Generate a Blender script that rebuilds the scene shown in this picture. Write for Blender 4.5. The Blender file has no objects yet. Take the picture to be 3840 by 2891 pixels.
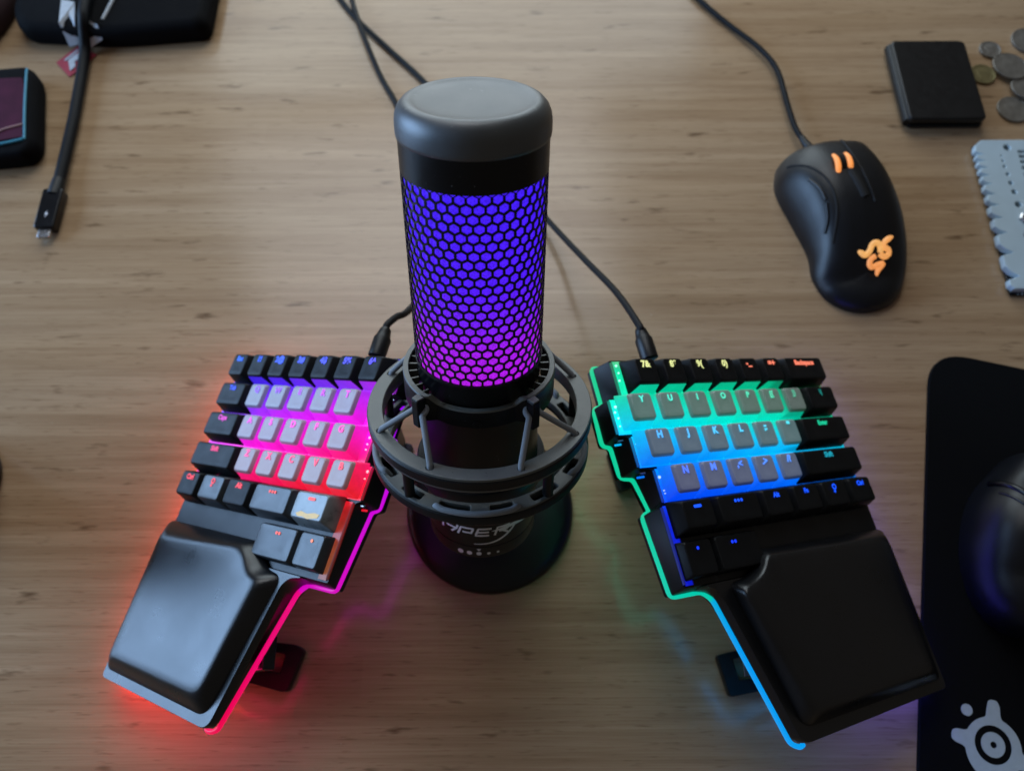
import bpy, math, random
from mathutils import Matrix, Vector
from mathutils.bvhtree import BVHTree
random.seed(7)
sc = bpy.context.scene
col = sc.collection
R = math.radians

# ------------------------------------------------------------------ camera
cam_d = bpy.data.cameras.new('camera'); cam = bpy.data.objects.new('camera', cam_d); col.objects.link(cam)
cam_d.sensor_fit = 'HORIZONTAL'; cam_d.sensor_width = 36.0; cam_d.lens = 26.965
cam_d.clip_start = 0.01; cam_d.clip_end = 50
PITCH, ROLL, CAMH = 1.185003, -0.0046057, 0.462675
fw = Vector((0, math.cos(PITCH), -math.sin(PITCH))); up0 = Vector((0, math.sin(PITCH), math.cos(PITCH))); rt0 = Vector((1, 0, 0))
rt = math.cos(ROLL) * rt0 + math.sin(ROLL) * up0; up = -math.sin(ROLL) * rt0 + math.cos(ROLL) * up0
cam.matrix_world = Matrix(((rt.x, up.x, -fw.x, 0), (rt.y, up.y, -fw.y, 0), (rt.z, up.z, -fw.z, CAMH), (0, 0, 0, 1)))
cam_d.dof.use_dof = True; cam_d.dof.focus_distance = 0.325; cam_d.dof.aperture_fstop = 9.0; cam_d.dof.aperture_blades = 0
sc.camera = cam

# ------------------------------------------------------------------ world, room light, exposure
w = bpy.data.worlds.new('World'); sc.world = w; w.use_nodes = True
bg = w.node_tree.nodes['Background']; bg.inputs[0].default_value = (1.0, 0.90, 0.80, 1); bg.inputs[1].default_value = 0.085

def area(name, loc, target, sx, sy, power, color, spread=180):
    d = bpy.data.lights.new(name, 'AREA'); d.shape = 'RECTANGLE'; d.size = sx; d.size_y = sy; d.energy = power; d.color = color; d.spread = R(spread)
    o = bpy.data.objects.new(name, d); col.objects.link(o); o.location = loc
    o.rotation_euler = (Vector(target) - Vector(loc)).to_track_quat('-Z', 'Y').to_euler(); return o
area('window_light', (-1.6, 0.46, 0.45), (0, 0.2, 0), 1.1, 0.85, 34, (0.38, 0.62, 1.0))
area('overhead_fill', (-0.20, 1.05, 1.15), (-0.07, 0.30, 0), 0.9, 0.6, 0.95, (0.92, 0.96, 1.0), 62)  # unseen fill from above, spread narrowed so the desk corners stay darker
area('back_light', (-0.10, 1.12, 0.36), (-0.06, 0.3, 0.12), 0.85, 0.55, 5.2, (0.80, 0.93, 1.0))  # unseen source behind the desk, placed for the highlight on the mic cap
sc.view_settings.view_transform = 'Standard'; sc.view_settings.look = 'None'
sc.view_settings.exposure = 0.0; sc.view_settings.gamma = 1.0; sc.view_settings.use_curve_mapping = False
sc.render.engine = 'CYCLES'
sc.cycles.use_denoising = True
sc.cycles.max_bounces = 8
sc.cycles.sample_clamp_indirect = 4.0

# ------------------------------------------------------------------ materials
def mat(name, color, rough=0.5, metal=0.0, spec=0.5, noise=None, bump=None, coat=0.0, speck=None):
    """Principled with optional broad colour variation, fine bump and dust specks."""
    m = bpy.data.materials.new(name); m.use_nodes = True; nt = m.node_tree; b = nt.nodes['Principled BSDF']
    b.inputs['Base Color'].default_value = (*color, 1); b.inputs['Roughness'].default_value = rough
    b.inputs['Metallic'].default_value = metal; b.inputs['Specular IOR Level'].default_value = spec
    b.inputs['Coat Weight'].default_value = coat
    tc = nt.nodes.new('ShaderNodeTexCoord')
    last = None
    if noise:
        sc_, amt = noise
        n = nt.nodes.new('ShaderNodeTexNoise'); n.inputs['Scale'].default_value = sc_; n.inputs['Detail'].default_value = 5
        nt.links.new(tc.outputs['Object'], n.inputs['Vector'])
        mx = nt.nodes.new('ShaderNodeMix'); mx.data_type = 'RGBA'
        mx.inputs[6].default_value = (*[c * (1 - amt) for c in color], 1); mx.inputs[7].default_value = (*[min(1, c * (1 + amt)) for c in color], 1)
        nt.links.new(n.outputs['Fac'], mx.inputs[0]); last = mx.outputs[2]
        mr = nt.nodes.new('ShaderNodeMapRange'); mr.inputs[3].default_value = max(0.02, rough - 0.1); mr.inputs[4].default_value = min(1, rough + 0.1)
        nt.links.new(n.outputs['Fac'], mr.inputs[0]); nt.links.new(mr.outputs[0], b.inputs['Roughness'])
    if speck:
        sc_, thr, cc = speck
        v = nt.nodes.new('ShaderNodeTexNoise'); v.inputs['Scale'].default_value = sc_; v.inputs['Detail'].default_value = 2
        nt.links.new(tc.outputs['Object'], v.inputs['Vector'])
        rp = nt.nodes.new('ShaderNodeMapRange'); rp.inputs[1].default_value = thr; rp.inputs[2].default_value = thr + 0.03
        nt.links.new(v.outputs['Fac'], rp.inputs[0])
        m2 = nt.nodes.new('ShaderNodeMix'); m2.data_type = 'RGBA'
        if last: nt.links.new(last, m2.inputs[6])
        else: m2.inputs[6].default_value = (*color, 1)
        m2.inputs[7].default_value = (*cc, 1); nt.links.new(rp.outputs[0], m2.inputs[0]); last = m2.outputs[2]
    if last: nt.links.new(last, b.inputs['Base Color'])
    if bump:
        sc_, st = bump
        n = nt.nodes.new('ShaderNodeTexNoise'); n.inputs['Scale'].default_value = sc_; n.inputs['Detail'].default_value = 3
        nt.links.new(tc.outputs['Object'], n.inputs['Vector'])
        bp = nt.nodes.new('ShaderNodeBump'); bp.inputs['Strength'].default_value = st; bp.inputs['Distance'].default_value = 0.0004
        nt.links.new(n.outputs['Fac'], bp.inputs['Height']); nt.links.new(bp.outputs[0], b.inputs['Normal'])
    return m

def glow_mat(name, strength, base=(0.6, 0.6, 0.6), rough=0.4, sparkle=0.0, sparkle_scale=900):
    """Backlit translucent plastic: emits the colour of the LEDs behind it (attribute 'led')."""
    m = bpy.data.materials.new(name); m.use_nodes = True; nt = m.node_tree; b = nt.nodes['Principled BSDF']
    b.inputs['Base Color'].default_value = (*base, 1); b.inputs['Roughness'].default_value = rough; b.inputs['Specular IOR Level'].default_value = 0.2
    at = nt.nodes.new('ShaderNodeAttribute'); at.attribute_name = 'led'
    nt.links.new(at.outputs['Color'], b.inputs['Emission Color']); b.inputs['Emission Strength'].default_value = strength
    if sparkle:
        tc = nt.nodes.new('ShaderNodeTexCoord'); n = nt.nodes.new('ShaderNodeTexNoise')
        n.inputs['Scale'].default_value = sparkle_scale; n.inputs['Detail'].default_value = 4; n.inputs['Roughness'].default_value = 0.75
        nt.links.new(tc.outputs['Object'], n.inputs['Vector'])
        mr = nt.nodes.new('ShaderNodeMapRange'); mr.inputs[1].default_value = 0.3; mr.inputs[2].default_value = 0.75
        mr.inputs[3].default_value = strength * (1 - sparkle); mr.inputs[4].default_value = strength * (1 + sparkle)
        nt.links.new(n.outputs['Fac'], mr.inputs[0]); nt.links.new(mr.outputs[0], b.inputs['Emission Strength'])
    return m

def wood():
    m = bpy.data.materials.new('bamboo_desk'); m.use_nodes = True; nt = m.node_tree; b = nt.nodes['Principled BSDF']; L = nt.links.new
    tc = nt.nodes.new('ShaderNodeTexCoord')
    def mapped(sx, sy, rz=0.0, off=(0, 0, 0)):
        mp = nt.nodes.new('ShaderNodeMapping'); mp.inputs['Scale'].default_value = (sx, sy, 1); mp.inputs['Rotation'].default_value = (0, 0, rz); mp.inputs['Location'].default_value = off
        L(tc.outputs['Object'], mp.inputs['Vector']); return mp.outputs[0]
    def noise(vec, scale, detail=4, rough=0.55):
        n = nt.nodes.new('ShaderNodeTexNoise'); n.inputs['Scale'].default_value = scale; n.inputs['Detail'].default_value = detail; n.inputs['Roughness'].default_value = rough
        L(vec, n.inputs['Vector']); return n.outputs['Fac']
    def rng(v, a, bb, c, d):
        r = nt.nodes.new('ShaderNodeMapRange'); r.inputs[1].default_value = a; r.inputs[2].default_value = bb; r.inputs[3].default_value = c; r.inputs[4].default_value = d
        L(v, r.inputs[0]); return r.outputs[0]
    def mix(f, a, c, mode='MIX'):
        x = nt.nodes.new('ShaderNodeMix'); x.data_type = 'RGBA'; x.blend_type = mode
        if isinstance(f, float): x.inputs[0].default_value = f
        else: L(f, x.inputs[0])
        for s, v in ((6, a), (7, c)):
            if isinstance(v, tuple): x.inputs[s].default_value = (*v, 1)
            else: L(v, x.inputs[s])
        return x.outputs[2]
    # laminated bamboo strips about 20 mm wide, each with its own tone
    sep = nt.nodes.new('ShaderNodeSeparateXYZ'); L(tc.outputs['Object'], sep.inputs[0])
    mul = nt.nodes.new('ShaderNodeMath'); mul.operation = 'MULTIPLY'; mul.inputs[1].default_value = 47.0; L(sep.outputs[1], mul.inputs[0])
    fl = nt.nodes.new('ShaderNodeMath'); fl.operation = 'FLOOR'; L(mul.outputs[0], fl.inputs[0])
    xm = nt.nodes.new('ShaderNodeMath'); xm.operation = 'MULTIPLY'; xm.inputs[1].default_value = 0.9; L(sep.outputs[0], xm.inputs[0])
    wn0 = nt.nodes.new('ShaderNodeTexWhiteNoise'); wn0.noise_dimensions = '1D'; L(fl.outputs[0], wn0.inputs['W'])
    ad = nt.nodes.new('ShaderNodeMath'); ad.operation = 'MULTIPLY_ADD'; ad.inputs[1].default_value = 7.0; L(wn0.outputs['Value'], ad.inputs[0]); L(xm.outputs[0], ad.inputs[2])
    fx = nt.nodes.new('ShaderNodeMath'); fx.operation = 'FLOOR'; L(ad.outputs[0], fx.inputs[0])
    cb = nt.nodes.new('ShaderNodeCombineXYZ'); L(fl.outputs[0], cb.inputs[0]); L(fx.outputs[0], cb.inputs[1])
    wn = nt.nodes.new('ShaderNodeTexWhiteNoise'); wn.noise_dimensions = '2D'; L(cb.outputs[0], wn.inputs['Vector'])
    strip = rng(wn.outputs['Value'], 0, 1, 0.0, 1.0)
    base = mix(strip, (0.400, 0.262, 0.148), (0.465, 0.315, 0.186))
    broad = noise(mapped(0.9, 7.0), 3.0, 3)
    base = mix(rng(broad, 0.3, 0.7, 0, 0.55), base, (0.50, 0.362, 0.232))
    fine = noise(mapped(3.0, 260.0), 4.0, 5, 0.65)
    mid = noise(mapped(1.3, 36.0, 0, (0.4, 2.2, 0)), 3.0, 4, 0.62)
    base = mix(rng(mid, 0.40, 0.66, 0, 0.58), base, (0.265, 0.158, 0.084))
    base = mix(rng(fine, 0.40, 0.70, 0, 0.42), base, (0.235, 0.135, 0.066))
    hair = noise(mapped(6.0, 900.0), 3.0, 3, 0.6)
    base = mix(rng(hair, 0.5, 0.75, 0, 0.40), base, (0.20, 0.125, 0.066))
    # bamboo nodes: short dark smudges along the grain
    spots = noise(mapped(26.0, 120.0, 0, (3.1, 1.7, 0)), 1.0, 3, 0.55)
    base = mix(rng(spots, 0.63, 0.75, 0, 0.85), base, (0.115, 0.062, 0.03))
    pore = noise(mapped(60.0, 700.0), 1.0, 2, 0.5)
    base = mix(rng(pore, 0.60, 0.72, 0, 0.5), base, (0.17, 0.095, 0.045))
    dust = noise(mapped(420.0, 420.0), 1.0, 2, 0.5)
    base = mix(rng(dust, 0.74, 0.78, 0, 0.35), base, (0.55, 0.48, 0.40))
    L(base, b.inputs['Base Color'])
    L(rng(broad, 0.3, 0.7, 0.15, 0.22), b.inputs['Roughness'])
    b.inputs['Specular IOR Level'].default_value = 0.42
    bp = nt.nodes.new('ShaderNodeBump'); bp.inputs['Strength'].default_value = 0.05; bp.inputs['Distance'].default_value = 0.0004
    L(fine, bp.inputs['Height']); L(bp.outputs[0], b.inputs['Normal'])
    return m

def translucent(m, k):  # faint LED-coloured emission standing in for light through the cap
    nt = m.node_tree; b = nt.nodes['Principled BSDF']; at = nt.nodes.new('ShaderNodeAttribute'); at.attribute_name = 'led'
    nt.links.new(at.outputs['Color'], b.inputs['Emission Color']); b.inputs['Emission Strength'].default_value = k; return m

M = dict(
    wood=wood(),
    black=mat('black_plastic', (0.0045, 0.005, 0.006), 0.40, spec=0.35, noise=(60, 0.35), bump=(2500, 0.15)),
    gloss=mat('gloss_black_plastic', (0.004, 0.0045, 0.006), 0.22, spec=0.4, noise=(40, 0.3)),
    key=mat('black_keycap', (0.0050, 0.006, 0.0075), 0.46, spec=0.22, noise=(130, 0.25), bump=(4000, 0.2)),
    keyw=mat('worn_keycap', (0.022, 0.027, 0.032), 0.34, noise=(150, 0.35), bump=(4000, 0.12)),
    keyg=translucent(mat('grey_keycap', (0.33, 0.335, 0.335), 0.42, noise=(120, 0.12), bump=(3500, 0.15)), 0.085),
    shine=mat('silver_keycap', (0.17, 0.19, 0.195), 0.30, metal=0.1, noise=(170, 0.75)),
    gold=mat('gold_print', (0.42, 0.22, 0.05), 0.35, metal=0.3, noise=(400, 0.5)),
    satin=mat('satin_palm_rest', (0.0045, 0.005, 0.0065), 0.30, spec=0.55, noise=(48, 0.4), bump=(3500, 0.12), speck=(520, 0.755, (0.045, 0.05, 0.055))),
    rubber=mat('grey_rubber_cap', (0.046, 0.054, 0.061), 0.44, spec=1.0, noise=(90, 0.22), bump=(3000, 0.1), speck=(420, 0.70, (0.10, 0.11, 0.115))),
    ring=mat('matte_shock_mount', (0.085, 0.093, 0.086), 0.46, spec=0.8, noise=(110, 0.25), bump=(3500, 0.25), speck=(900, 0.70, (0.022, 0.023, 0.022))),
    mic=mat('black_mic_body', (0.0035, 0.004, 0.0052), 0.34, spec=0.30, noise=(80, 0.3), bump=(3000, 0.12), speck=(650, 0.73, (0.11, 0.115, 0.12))),
    cord=mat('grey_elastic_cord', (0.22, 0.24, 0.26), 0.75, bump=(5000, 0.6)),
    cable=mat('black_cable', (0.0035, 0.004, 0.006), 0.55, spec=0.18, bump=(3000, 0.3)),
    hole=mat('dark_recess', (0.004, 0.004, 0.005), 0.8),
    silver=mat('silver_print', (0.72, 0.72, 0.76), 0.35, metal=0.2),
    steel=mat('steel', (0.55, 0.55, 0.56), 0.25, metal=1.0, noise=(300, 0.2)),
    coin=mat('nickel_coin', (0.26, 0.245, 0.22), 0.5, metal=0.8, noise=(260, 0.35), bump=(900, 0.5)),
    brass=mat('brass_coin', (0.30, 0.26, 0.13), 0.45, metal=0.8, noise=(260, 0.3), bump=(900, 0.5)),
    leather=mat('black_leather', (0.0035, 0.0035, 0.004), 0.40, spec=0.4, noise=(160, 0.3), bump=(1400, 0.5)),
    white=mat('white_plastic', (0.45, 0.56, 0.62), 0.45, noise=(90, 0.08)),
    mousem=mat('soft_black_mouse', (0.0040, 0.005, 0.007), 0.38, spec=0.42, noise=(55, 0.4), bump=(4000, 0.12), speck=(600, 0.765, (0.035, 0.038, 0.042))),
    fabric=mat('black_mat_cloth', (0.0025, 0.003, 0.004), 0.9, spec=0.12, noise=(300, 0.4), bump=(2600, 0.6), speck=(330, 0.775, (0.03, 0.032, 0.036))),
    matprint=mat('pale_print', (0.42, 0.52, 0.62), 0.8, spec=0.2, noise=(300, 0.1), bump=(2600, 0.4)),
    cloth=mat('black_nylon', (0.003, 0.003, 0.0038), 0.85, spec=0.1, noise=(120, 0.4), bump=(1800, 0.6)),
    redcloth=mat('dark_red_cloth', (0.022, 0.002, 0.004), 0.8, noise=(120, 0.4), bump=(1800, 0.6)),
    redtag=mat('red_tag', (0.36, 0.030, 0.055), 0.6, noise=(300, 0.2)),
    whitetag=mat('white_tag', (0.44, 0.48, 0.53), 0.7, noise=(300, 0.2)),
    purple=mat('plum_panel', (0.060, 0.012, 0.030), 0.7, spec=0.1, noise=(80, 0.5)),
    teal=mat('teal_piping', (0.03, 0.22, 0.32), 0.5),
    peach=mat('peach_line', (0.36, 0.20, 0.19), 0.6),
    deck=glow_mat('backlit_deck', 1.5, (0.03, 0.03, 0.03), 0.25, 0.25, 160),
    skirt=glow_mat('backlit_skirt_or_glow', 0.95, (0.05, 0.05, 0.05), 0.35, 0.12, 200),
    legend=glow_mat('backlit_legend', 1.7, (0.05, 0.05, 0.05), 0.4, 0.35, 900),
    strip=glow_mat('light_strip', 0.98, (0.04, 0.04, 0.04), 0.3),
    outer=glow_mat('outer_light_strip', 30.0, (0.05, 0.05, 0.05)),
    under=glow_mat('underglow', 11.0, (0.05, 0.05, 0.05)),
    led=glow_mat('led_bead', 2.2, (0.6, 0.6, 0.6), 0.15),
    foam=glow_mat('lit_mic_foam', 1.0, (0.05, 0.05, 0.05), 0.8, 0.55, 1500),
    amber=glow_mat('amber_light', 1.0, (0.3, 0.2, 0.1), 0.4, 0.2, 500),
)

# ------------------------------------------------------------------ mesh helpers (input in millimetres)
class B:
    def __init__(s, X=None):
        s.v = []; s.f = []; s.c = []; s.X = X          # X: millimetre point -> metre Vector
    def add(s, pts, faces, cols=None):
        o = len(s.v)
        for i, p in enumerate(pts):
            s.v.append(s.X(p) if s.X else Vector(p) * 0.001)
            if cols is not None: s.c.append(cols[i] if isinstance(cols, list) else cols)
        s.f += [tuple(i + o for i in f) for f in faces]; return s
    def loft(s, loops, cap0=True, cap1=True, closed=True, cols=None):
        n = len(loops[0]); P = [p for l in loops for p in l]; F = []
        for k in range(len(loops) - 1):
            for i in range(n if closed else n - 1):
                j = (i + 1) % n; F.append((k * n + i, k * n + j, (k + 1) * n + j, (k + 1) * n + i))
        if cap0: F.append(tuple(range(n - 1, -1, -1)))
        if cap1: F.append(tuple((len(loops) - 1) * n + i for i in range(n)))
        return s.add(P, F, cols)
    def prism(s, poly, z0, z1, cols=None):
        return s.loft([[(x, y, z0) for x, y in poly], [(x, y, z1) for x, y in poly]], cols=cols)
    def box(s, x0, x1, y0, y1, z0, z1):
        return s.prism([(x0, y0), (x1, y0), (x1, y1), (x0, y1)], z0, z1)
    def lathe(s, prof, n=72, a0=0, a1=2 * math.pi, cap0=False, cap1=False, center=(0, 0)):
        full = abs(a1 - a0 - 2 * math.pi) < 1e-6
        m = n if full else n + 1
        loops = [[(center[0] + r * math.cos(a0 + (a1 - a0) * i / n), center[1] + r * math.sin(a0 + (a1 - a0) * i / n), z) for i in range(m)] for r, z in prof]
        return s.loft(loops, cap0, cap1, full)
    def tube(s, path, r, n=12, closed=False, cols=None, caps=True):
        pts = [Vector(p) for p in path]; N = len(pts); loops = []; u = None
        rr = r if isinstance(r, list) else [r] * N
        for i in range(N):
            if closed: t = pts[(i + 1) % N] - pts[i - 1]
            else: t = pts[min(i + 1, N - 1)] - pts[max(i - 1, 0)]
            t.normalize()
            if u is None:
                u = t.orthogonal().normalized()
                if abs(t.z) < 0.9: u = (Vector((0, 0, 1)) - t * t.z).normalized()
            else: u = (u - t * u.dot(t)).normalized()
            v = t.cross(u)
            loops.append([tuple(pts[i] + rr[i] * (math.cos(2 * math.pi * k / n) * u + math.sin(2 * math.pi * k / n) * v)) for k in range(n)])
        if closed:
            loops.append(loops[0]); cc = None
            if cols: cc = [cols[i % N] for i in range(N + 1) for _ in range(n)]
            return s.loft(loops, False, False, True, cc)
        cc = [cols[i] for i in range(N) for _ in range(n)] if cols else None
        return s.loft(loops, caps, caps, True, cc)
    def obj(s, name, m, parent=None, smooth=40, bevel=0, props=None):
        me = bpy.data.meshes.new(name); me.from_pydata([tuple(v) for v in s.v], [], s.f); me.validate(); me.update()
        if s.c:
            at = me.attributes.new('led', 'FLOAT_COLOR', 'POINT')
            at.data.foreach_set('color', [x for c in s.c for x in (*c, 1.0)])
        return link(name, me, m, parent, smooth, bevel)

def link(name, me, m, parent=None, smooth=40, bevel=0):
    o = bpy.data.objects.new(name, me); col.objects.link(o)
    me.materials.clear(); me.materials.append(M[m] if isinstance(m, str) else m)
    if smooth:
        me.polygons.foreach_set('use_smooth', [True] * len(me.polygons)); me.set_sharp_from_angle(angle=R(smooth))
    if bevel:
        b = o.modifiers.new('bevel', 'BEVEL'); b.width = bevel * 0.001; b.segments = 2; b.limit_method = 'ANGLE'; b.angle_limit = R(35); b.harden_normals = False
    if parent: o.parent = parent
    return o

def tag(o, label=None, cat=None, group=None, kind=None):
    for k, v in (('label', label), ('category', cat), ('group', group), ('kind', kind)):
        if v: o[k] = v
    return o
def thing(name, label, cat, loc=(0, 0, 0), group=None):
    o = bpy.data.objects.new(name, None); col.objects.link(o); o.empty_display_size = 0.01; o.location = loc
    return tag(o, label, cat, group)

def fillet(poly, r, n=4):
    """round the corners of a polygon; r may be a list"""
    out = []; N = len(poly)
    for i in range(N):
        p0, p, p1 = Vector(poly[i - 1]), Vector(poly[i]), Vector(poly[(i + 1) % N]); ri = r[i] if isinstance(r, list) else r
        a, b = (p0 - p), (p1 - p); la, lb = a.length, b.length
        d = min(ri, la * 0.48, lb * 0.48); a = a / la * d; b = b / lb * d
        for k in range(n + 1):
            t = k / n; out.append(tuple((1 - t) ** 2 * (p + a) + 2 * t * (1 - t) * p + t * t * (p + b)))
    return out
def rrect(x0, x1, y0, y1, r, n=4):
    out = []
    for cx, cy, a in ((x1 - r, y1 - r, 0), (x0 + r, y1 - r, 90), (x0 + r, y0 + r, 180), (x1 - r, y0 + r, 270)):
        for k in range(n + 1):
            t = R(a + 90 * k / n); out.append((cx + r * math.cos(t), cy + r * math.sin(t)))
    return out
def circle(cx, cy, r, n=24): return [(cx + r * math.cos(2 * math.pi * i / n), cy + r * math.sin(2 * math.pi * i / n)) for i in range(n)]
def spline(pts, n=8):
    """Catmull-Rom through 3-D points"""
    P = [Vector(p) for p in pts]; out = []
    for i in range(len(P) - 1):
        a, b, c, d = P[max(i - 1, 0)], P[i], P[i + 1], P[min(i + 2, len(P) - 1)]
        for k in range(n):
            t = k / n; out.append(tuple(0.5 * ((2 * b) + (c - a) * t + (2 * a - 5 * b + 4 * c - d) * t * t + (3 * b - a - 3 * c + d) * t ** 3)))
    out.append(tuple(P[-1])); return out
def fill(loops, z0, z1, bevel=0.0, X=None):
    """flat plate between z0 and z1 with holes (first loop outer), millimetres; returns a mesh"""
    cu = bpy.data.curves.new('t', 'CURVE'); cu.dimensions = '2D'; cu.fill_mode = 'BOTH'
    for l in loops:
        sp = cu.splines.new('POLY'); sp.points.add(len(l) - 1); sp.use_cyclic_u = True
        for q, (x, y) in zip(sp.points, l): q.co = (x, y, 0, 1)
    cu.extrude = (z1 - z0) / 2 - bevel; cu.bevel_depth = bevel; cu.bevel_resolution = 1; cu.offset = -bevel
    o = bpy.data.objects.new('t', cu); col.objects.link(o)
    dg = bpy.context.evaluated_depsgraph_get(); me = bpy.data.meshes.new_from_object(o.evaluated_get(dg))
    bpy.data.objects.remove(o); bpy.data.curves.remove(cu)
    zc = (z0 + z1) / 2
    for v in me.vertices:
        p = (v.co.x, v.co.y, v.co.z + zc); v.co = X(p) if X else Vector(p) * 0.001
    return me
def text_mesh(body, size, spacing=1.0):
    """centred lettering as flat (x,y) millimetre triangles"""
    cu = bpy.data.curves.new('t', 'FONT'); cu.body = body; cu.size = size; cu.align_x = 'CENTER'; cu.align_y = 'CENTER'; cu.space_character = spacing; cu.resolution_u = 3
    cu.offset = 0.045 * size
    o = bpy.data.objects.new('t', cu); col.objects.link(o)
    dg = bpy.context.evaluated_depsgraph_get(); me = bpy.data.meshes.new_from_object(o.evaluated_get(dg))
    V = [(v.co.x, v.co.y) for v in me.vertices]; F = [tuple(p.vertices) for p in me.polygons]
    bpy.data.objects.remove(o); bpy.data.curves.remove(cu); bpy.data.meshes.remove(me); return V, F
def ramp(t, stops):
    if t <= stops[0][0]: return stops[0][1]
    for (a, ca), (b, cb) in zip(stops, stops[1:]):
        if t <= b:
            k = (t - a) / (b - a); return tuple(x + (y - x) * k for x, y in zip(ca, cb))
    return stops[-1][1]

# ------------------------------------------------------------------ desk
desk = B().prism(rrect(-900, 900, -420, 1100, 8), -28, 0).obj('desk_top', 'wood', bevel=1.5); tag(desk, kind='structure')

# ------------------------------------------------------------------ microphone
KM = 0.9
C0 = Vector((0, 0, CAMH)); P0 = Vector((-0.016746, 0.143152, 0.089526))
PR = C0 + KM * (P0 - C0)                                   # centre of the upper shock-mount ring
AX = Vector((0.011878, 0.493624, 0.869594)); E1 = Vector((0.999907, 0, -0.013658)); E2 = Vector((-0.006742, 0.869676, -0.493578))
BASE = Vector((-0.0137, 0.1062, 0))
mic = thing('microphone', 'black condenser microphone with glowing violet honeycomb grille, leaning back in a ring shock mount', 'microphone', BASE)
def XM(p): return PR + KM * 0.001 * (p[0] * E1 + p[1] * E2 + p[2] * AX) - BASE
def pol(r, deg, z): return (r * math.cos(R(deg)), r * math.sin(R(deg)), z)

# table stand
B().lathe([(0.01, 11), (30, 11), (44, 9.2), (48.6, 6.6), (50.2, 3.4), (50.4, 0)], 96, cap1=True).obj('stand_base', 'black', mic, 50)
neck = B(); neck.tube(spline([(0, 30, 8), (0, 33, 30), (0, 38, 56), (0, 44, 82)]), 7.5, 20); neck.obj('stand_neck', 'black', mic)
B().lathe([(11, 0), (11, 6), (8.5, 9), (8, 12)], 32, center=(0, 30), cap1=True).obj('neck_collar', 'black', mic, 40).location = (0, 0, 0.0095)
def ring_pt(r, deg, z): return tuple(1000 * XM(pol(r, deg, z)))
arm = B(); arm.tube([(0, 44, 82), (0, 45, 85), ring_pt(46, 90, -28), ring_pt(50, 90, -27)], 5, 14); arm.obj('mount_arm', 'black', mic)

# upper ring with cord holes
HOLES = [-154.5, -114.4, -67.8, -28.1, 23.0, 154.6, 67.0, 113.0]
link('mount_ring', fill([circle(0, 0, 58, 120), circle(0, 0, 50.3, 120)] + [circle(*pol(54.3, d, 0)[:2], 1.8, 16) for d in HOLES], -8.5, 0, 0.4, XM), 'ring', mic, 30)
b = B(XM); b.lathe([(58.0, -1.4), (58.5, -2.2), (58.5, -6.6), (58.0, -7.4)], 120); b.obj('ring_trim', 'black', mic, 30)
# lower ring with obround slots
slots = []
for k in range(14):
    c = -90 + 12.86 + k * 25.71; h = 8.6 if k % 2 else 6.5
    lp = [pol(54.6, c - h + 2 * h * i / 8, 0)[:2] for i in range(9)] + [pol(50.4, c + h - 2 * h * i / 8, 0)[:2] for i in range(9)]
    slots.append(fillet(lp, [0 if 0 < i < 8 or 9 < i < 17 else 2.0 for i in range(18)], 2))
slots = [[p for i, p in enumerate(l)] for l in slots]
link('lower_ring', fill([circle(0, 0, 57.2, 120), circle(0, 0, 48.4, 120)] + slots, -29.5, -25, 0.6, XM), 'ring', mic, 30)
b = B(XM); b.lathe([(57.0, -25.6), (58.0, -26.2), (58.3, -27), (58.3, -30.5), (57.2, -32), (53, -32.4), (49, -31.6), (48.6, -29)], 120); b.obj('lower_ring_trim', 'black', mic, 35)
for d in (-129, -51, 20, 90, 160):
    b = B(XM); b.tube([pol(54.5, d, -25.4), pol(54.5, d, -7.5)], 2.7, 14); b.obj('ring_pillar', 'black', mic)
# grey cord lying in the lower ring
for c, h in ((-90.8, 21), (-18, 12), (-163, 12), (55, 16), (125, 16)):
    pts = [pol(53.5, c - h - 2, -27.5)] + [pol(55.2 + 1.6 * (1 - abs(k) / 6) ** 0.3, c + h * k / 6, -24.3) for k in range(-6, 7)] + [pol(53.5, c + h + 2, -27.5)]
    b = B(XM); b.tube(spline(pts, 4), 1.55, 12); b.obj('elastic_cord', 'cord', mic)

# collar that holds the body
def collar_r(deg):
    d = abs((deg + 91.5 + 180) % 360 - 180)              # angle from the front
    t = min(1, max(0, (d - 33) / 9)); t = t * t * (3 - 2 * t)
    return 33.6 + 4.4 * t
N = 180
loopA = []
for z, dr in ((10.5, 0), (24.4, 0), (25.0, -0.5), (25.0, -2.4), (24.2, -2.9), (11, -2.9)):
    loopA.append([pol(collar_r(360 * i / N) + dr, 360 * i / N, z - (0 if collar_r(360 * i / N) > 36.5 or z < 12 else 4.6 * (1 - (collar_r(360 * i / N) - 33.6) / 2.9))) for i in range(N)])
b = B(XM); b.loft(loopA + [loopA[0]], False, False); b.obj('collar', 'mic', mic, 35)
rimA = [[pol(collar_r(360 * i / N) + dr, 360 * i / N, 25.25 - (0 if collar_r(360 * i / N) > 36.5 else 4.6 * (1 - (collar_r(360 * i / N) - 33.6) / 2.9))) for i in range(N)] for dr in (0.05, -0.3, -2.6, -2.9)]
rimA[0] = [(x, y, z - 0.8) for x, y, z in rimA[0]]; rimA[3] = [(x, y, z - 0.8) for x, y, z in rimA[3]]
b = B(XM); b.loft(rimA, False, False); b.obj('collar_lit_rim', 'ring', mic, 50)  # paler material puts the light on the collar's top edge into colour
for i in range(26):
    d = -38 + i * 10.3
    if collar_r(d) < 37.2: continue
    ca, sa = math.cos(R(d)), math.sin(R(d)); b = B(XM)
    pts = [(r * ca - t * sa, r * sa + t * ca, z) for z in (16, 23.6) for r, t in ((31, -.45), (35.6, -.45), (35.6, .45), (31, .45))]
    b.loft([pts[:4], pts[4:]]); b.obj('collar_rib', 'ring', mic)
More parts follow.
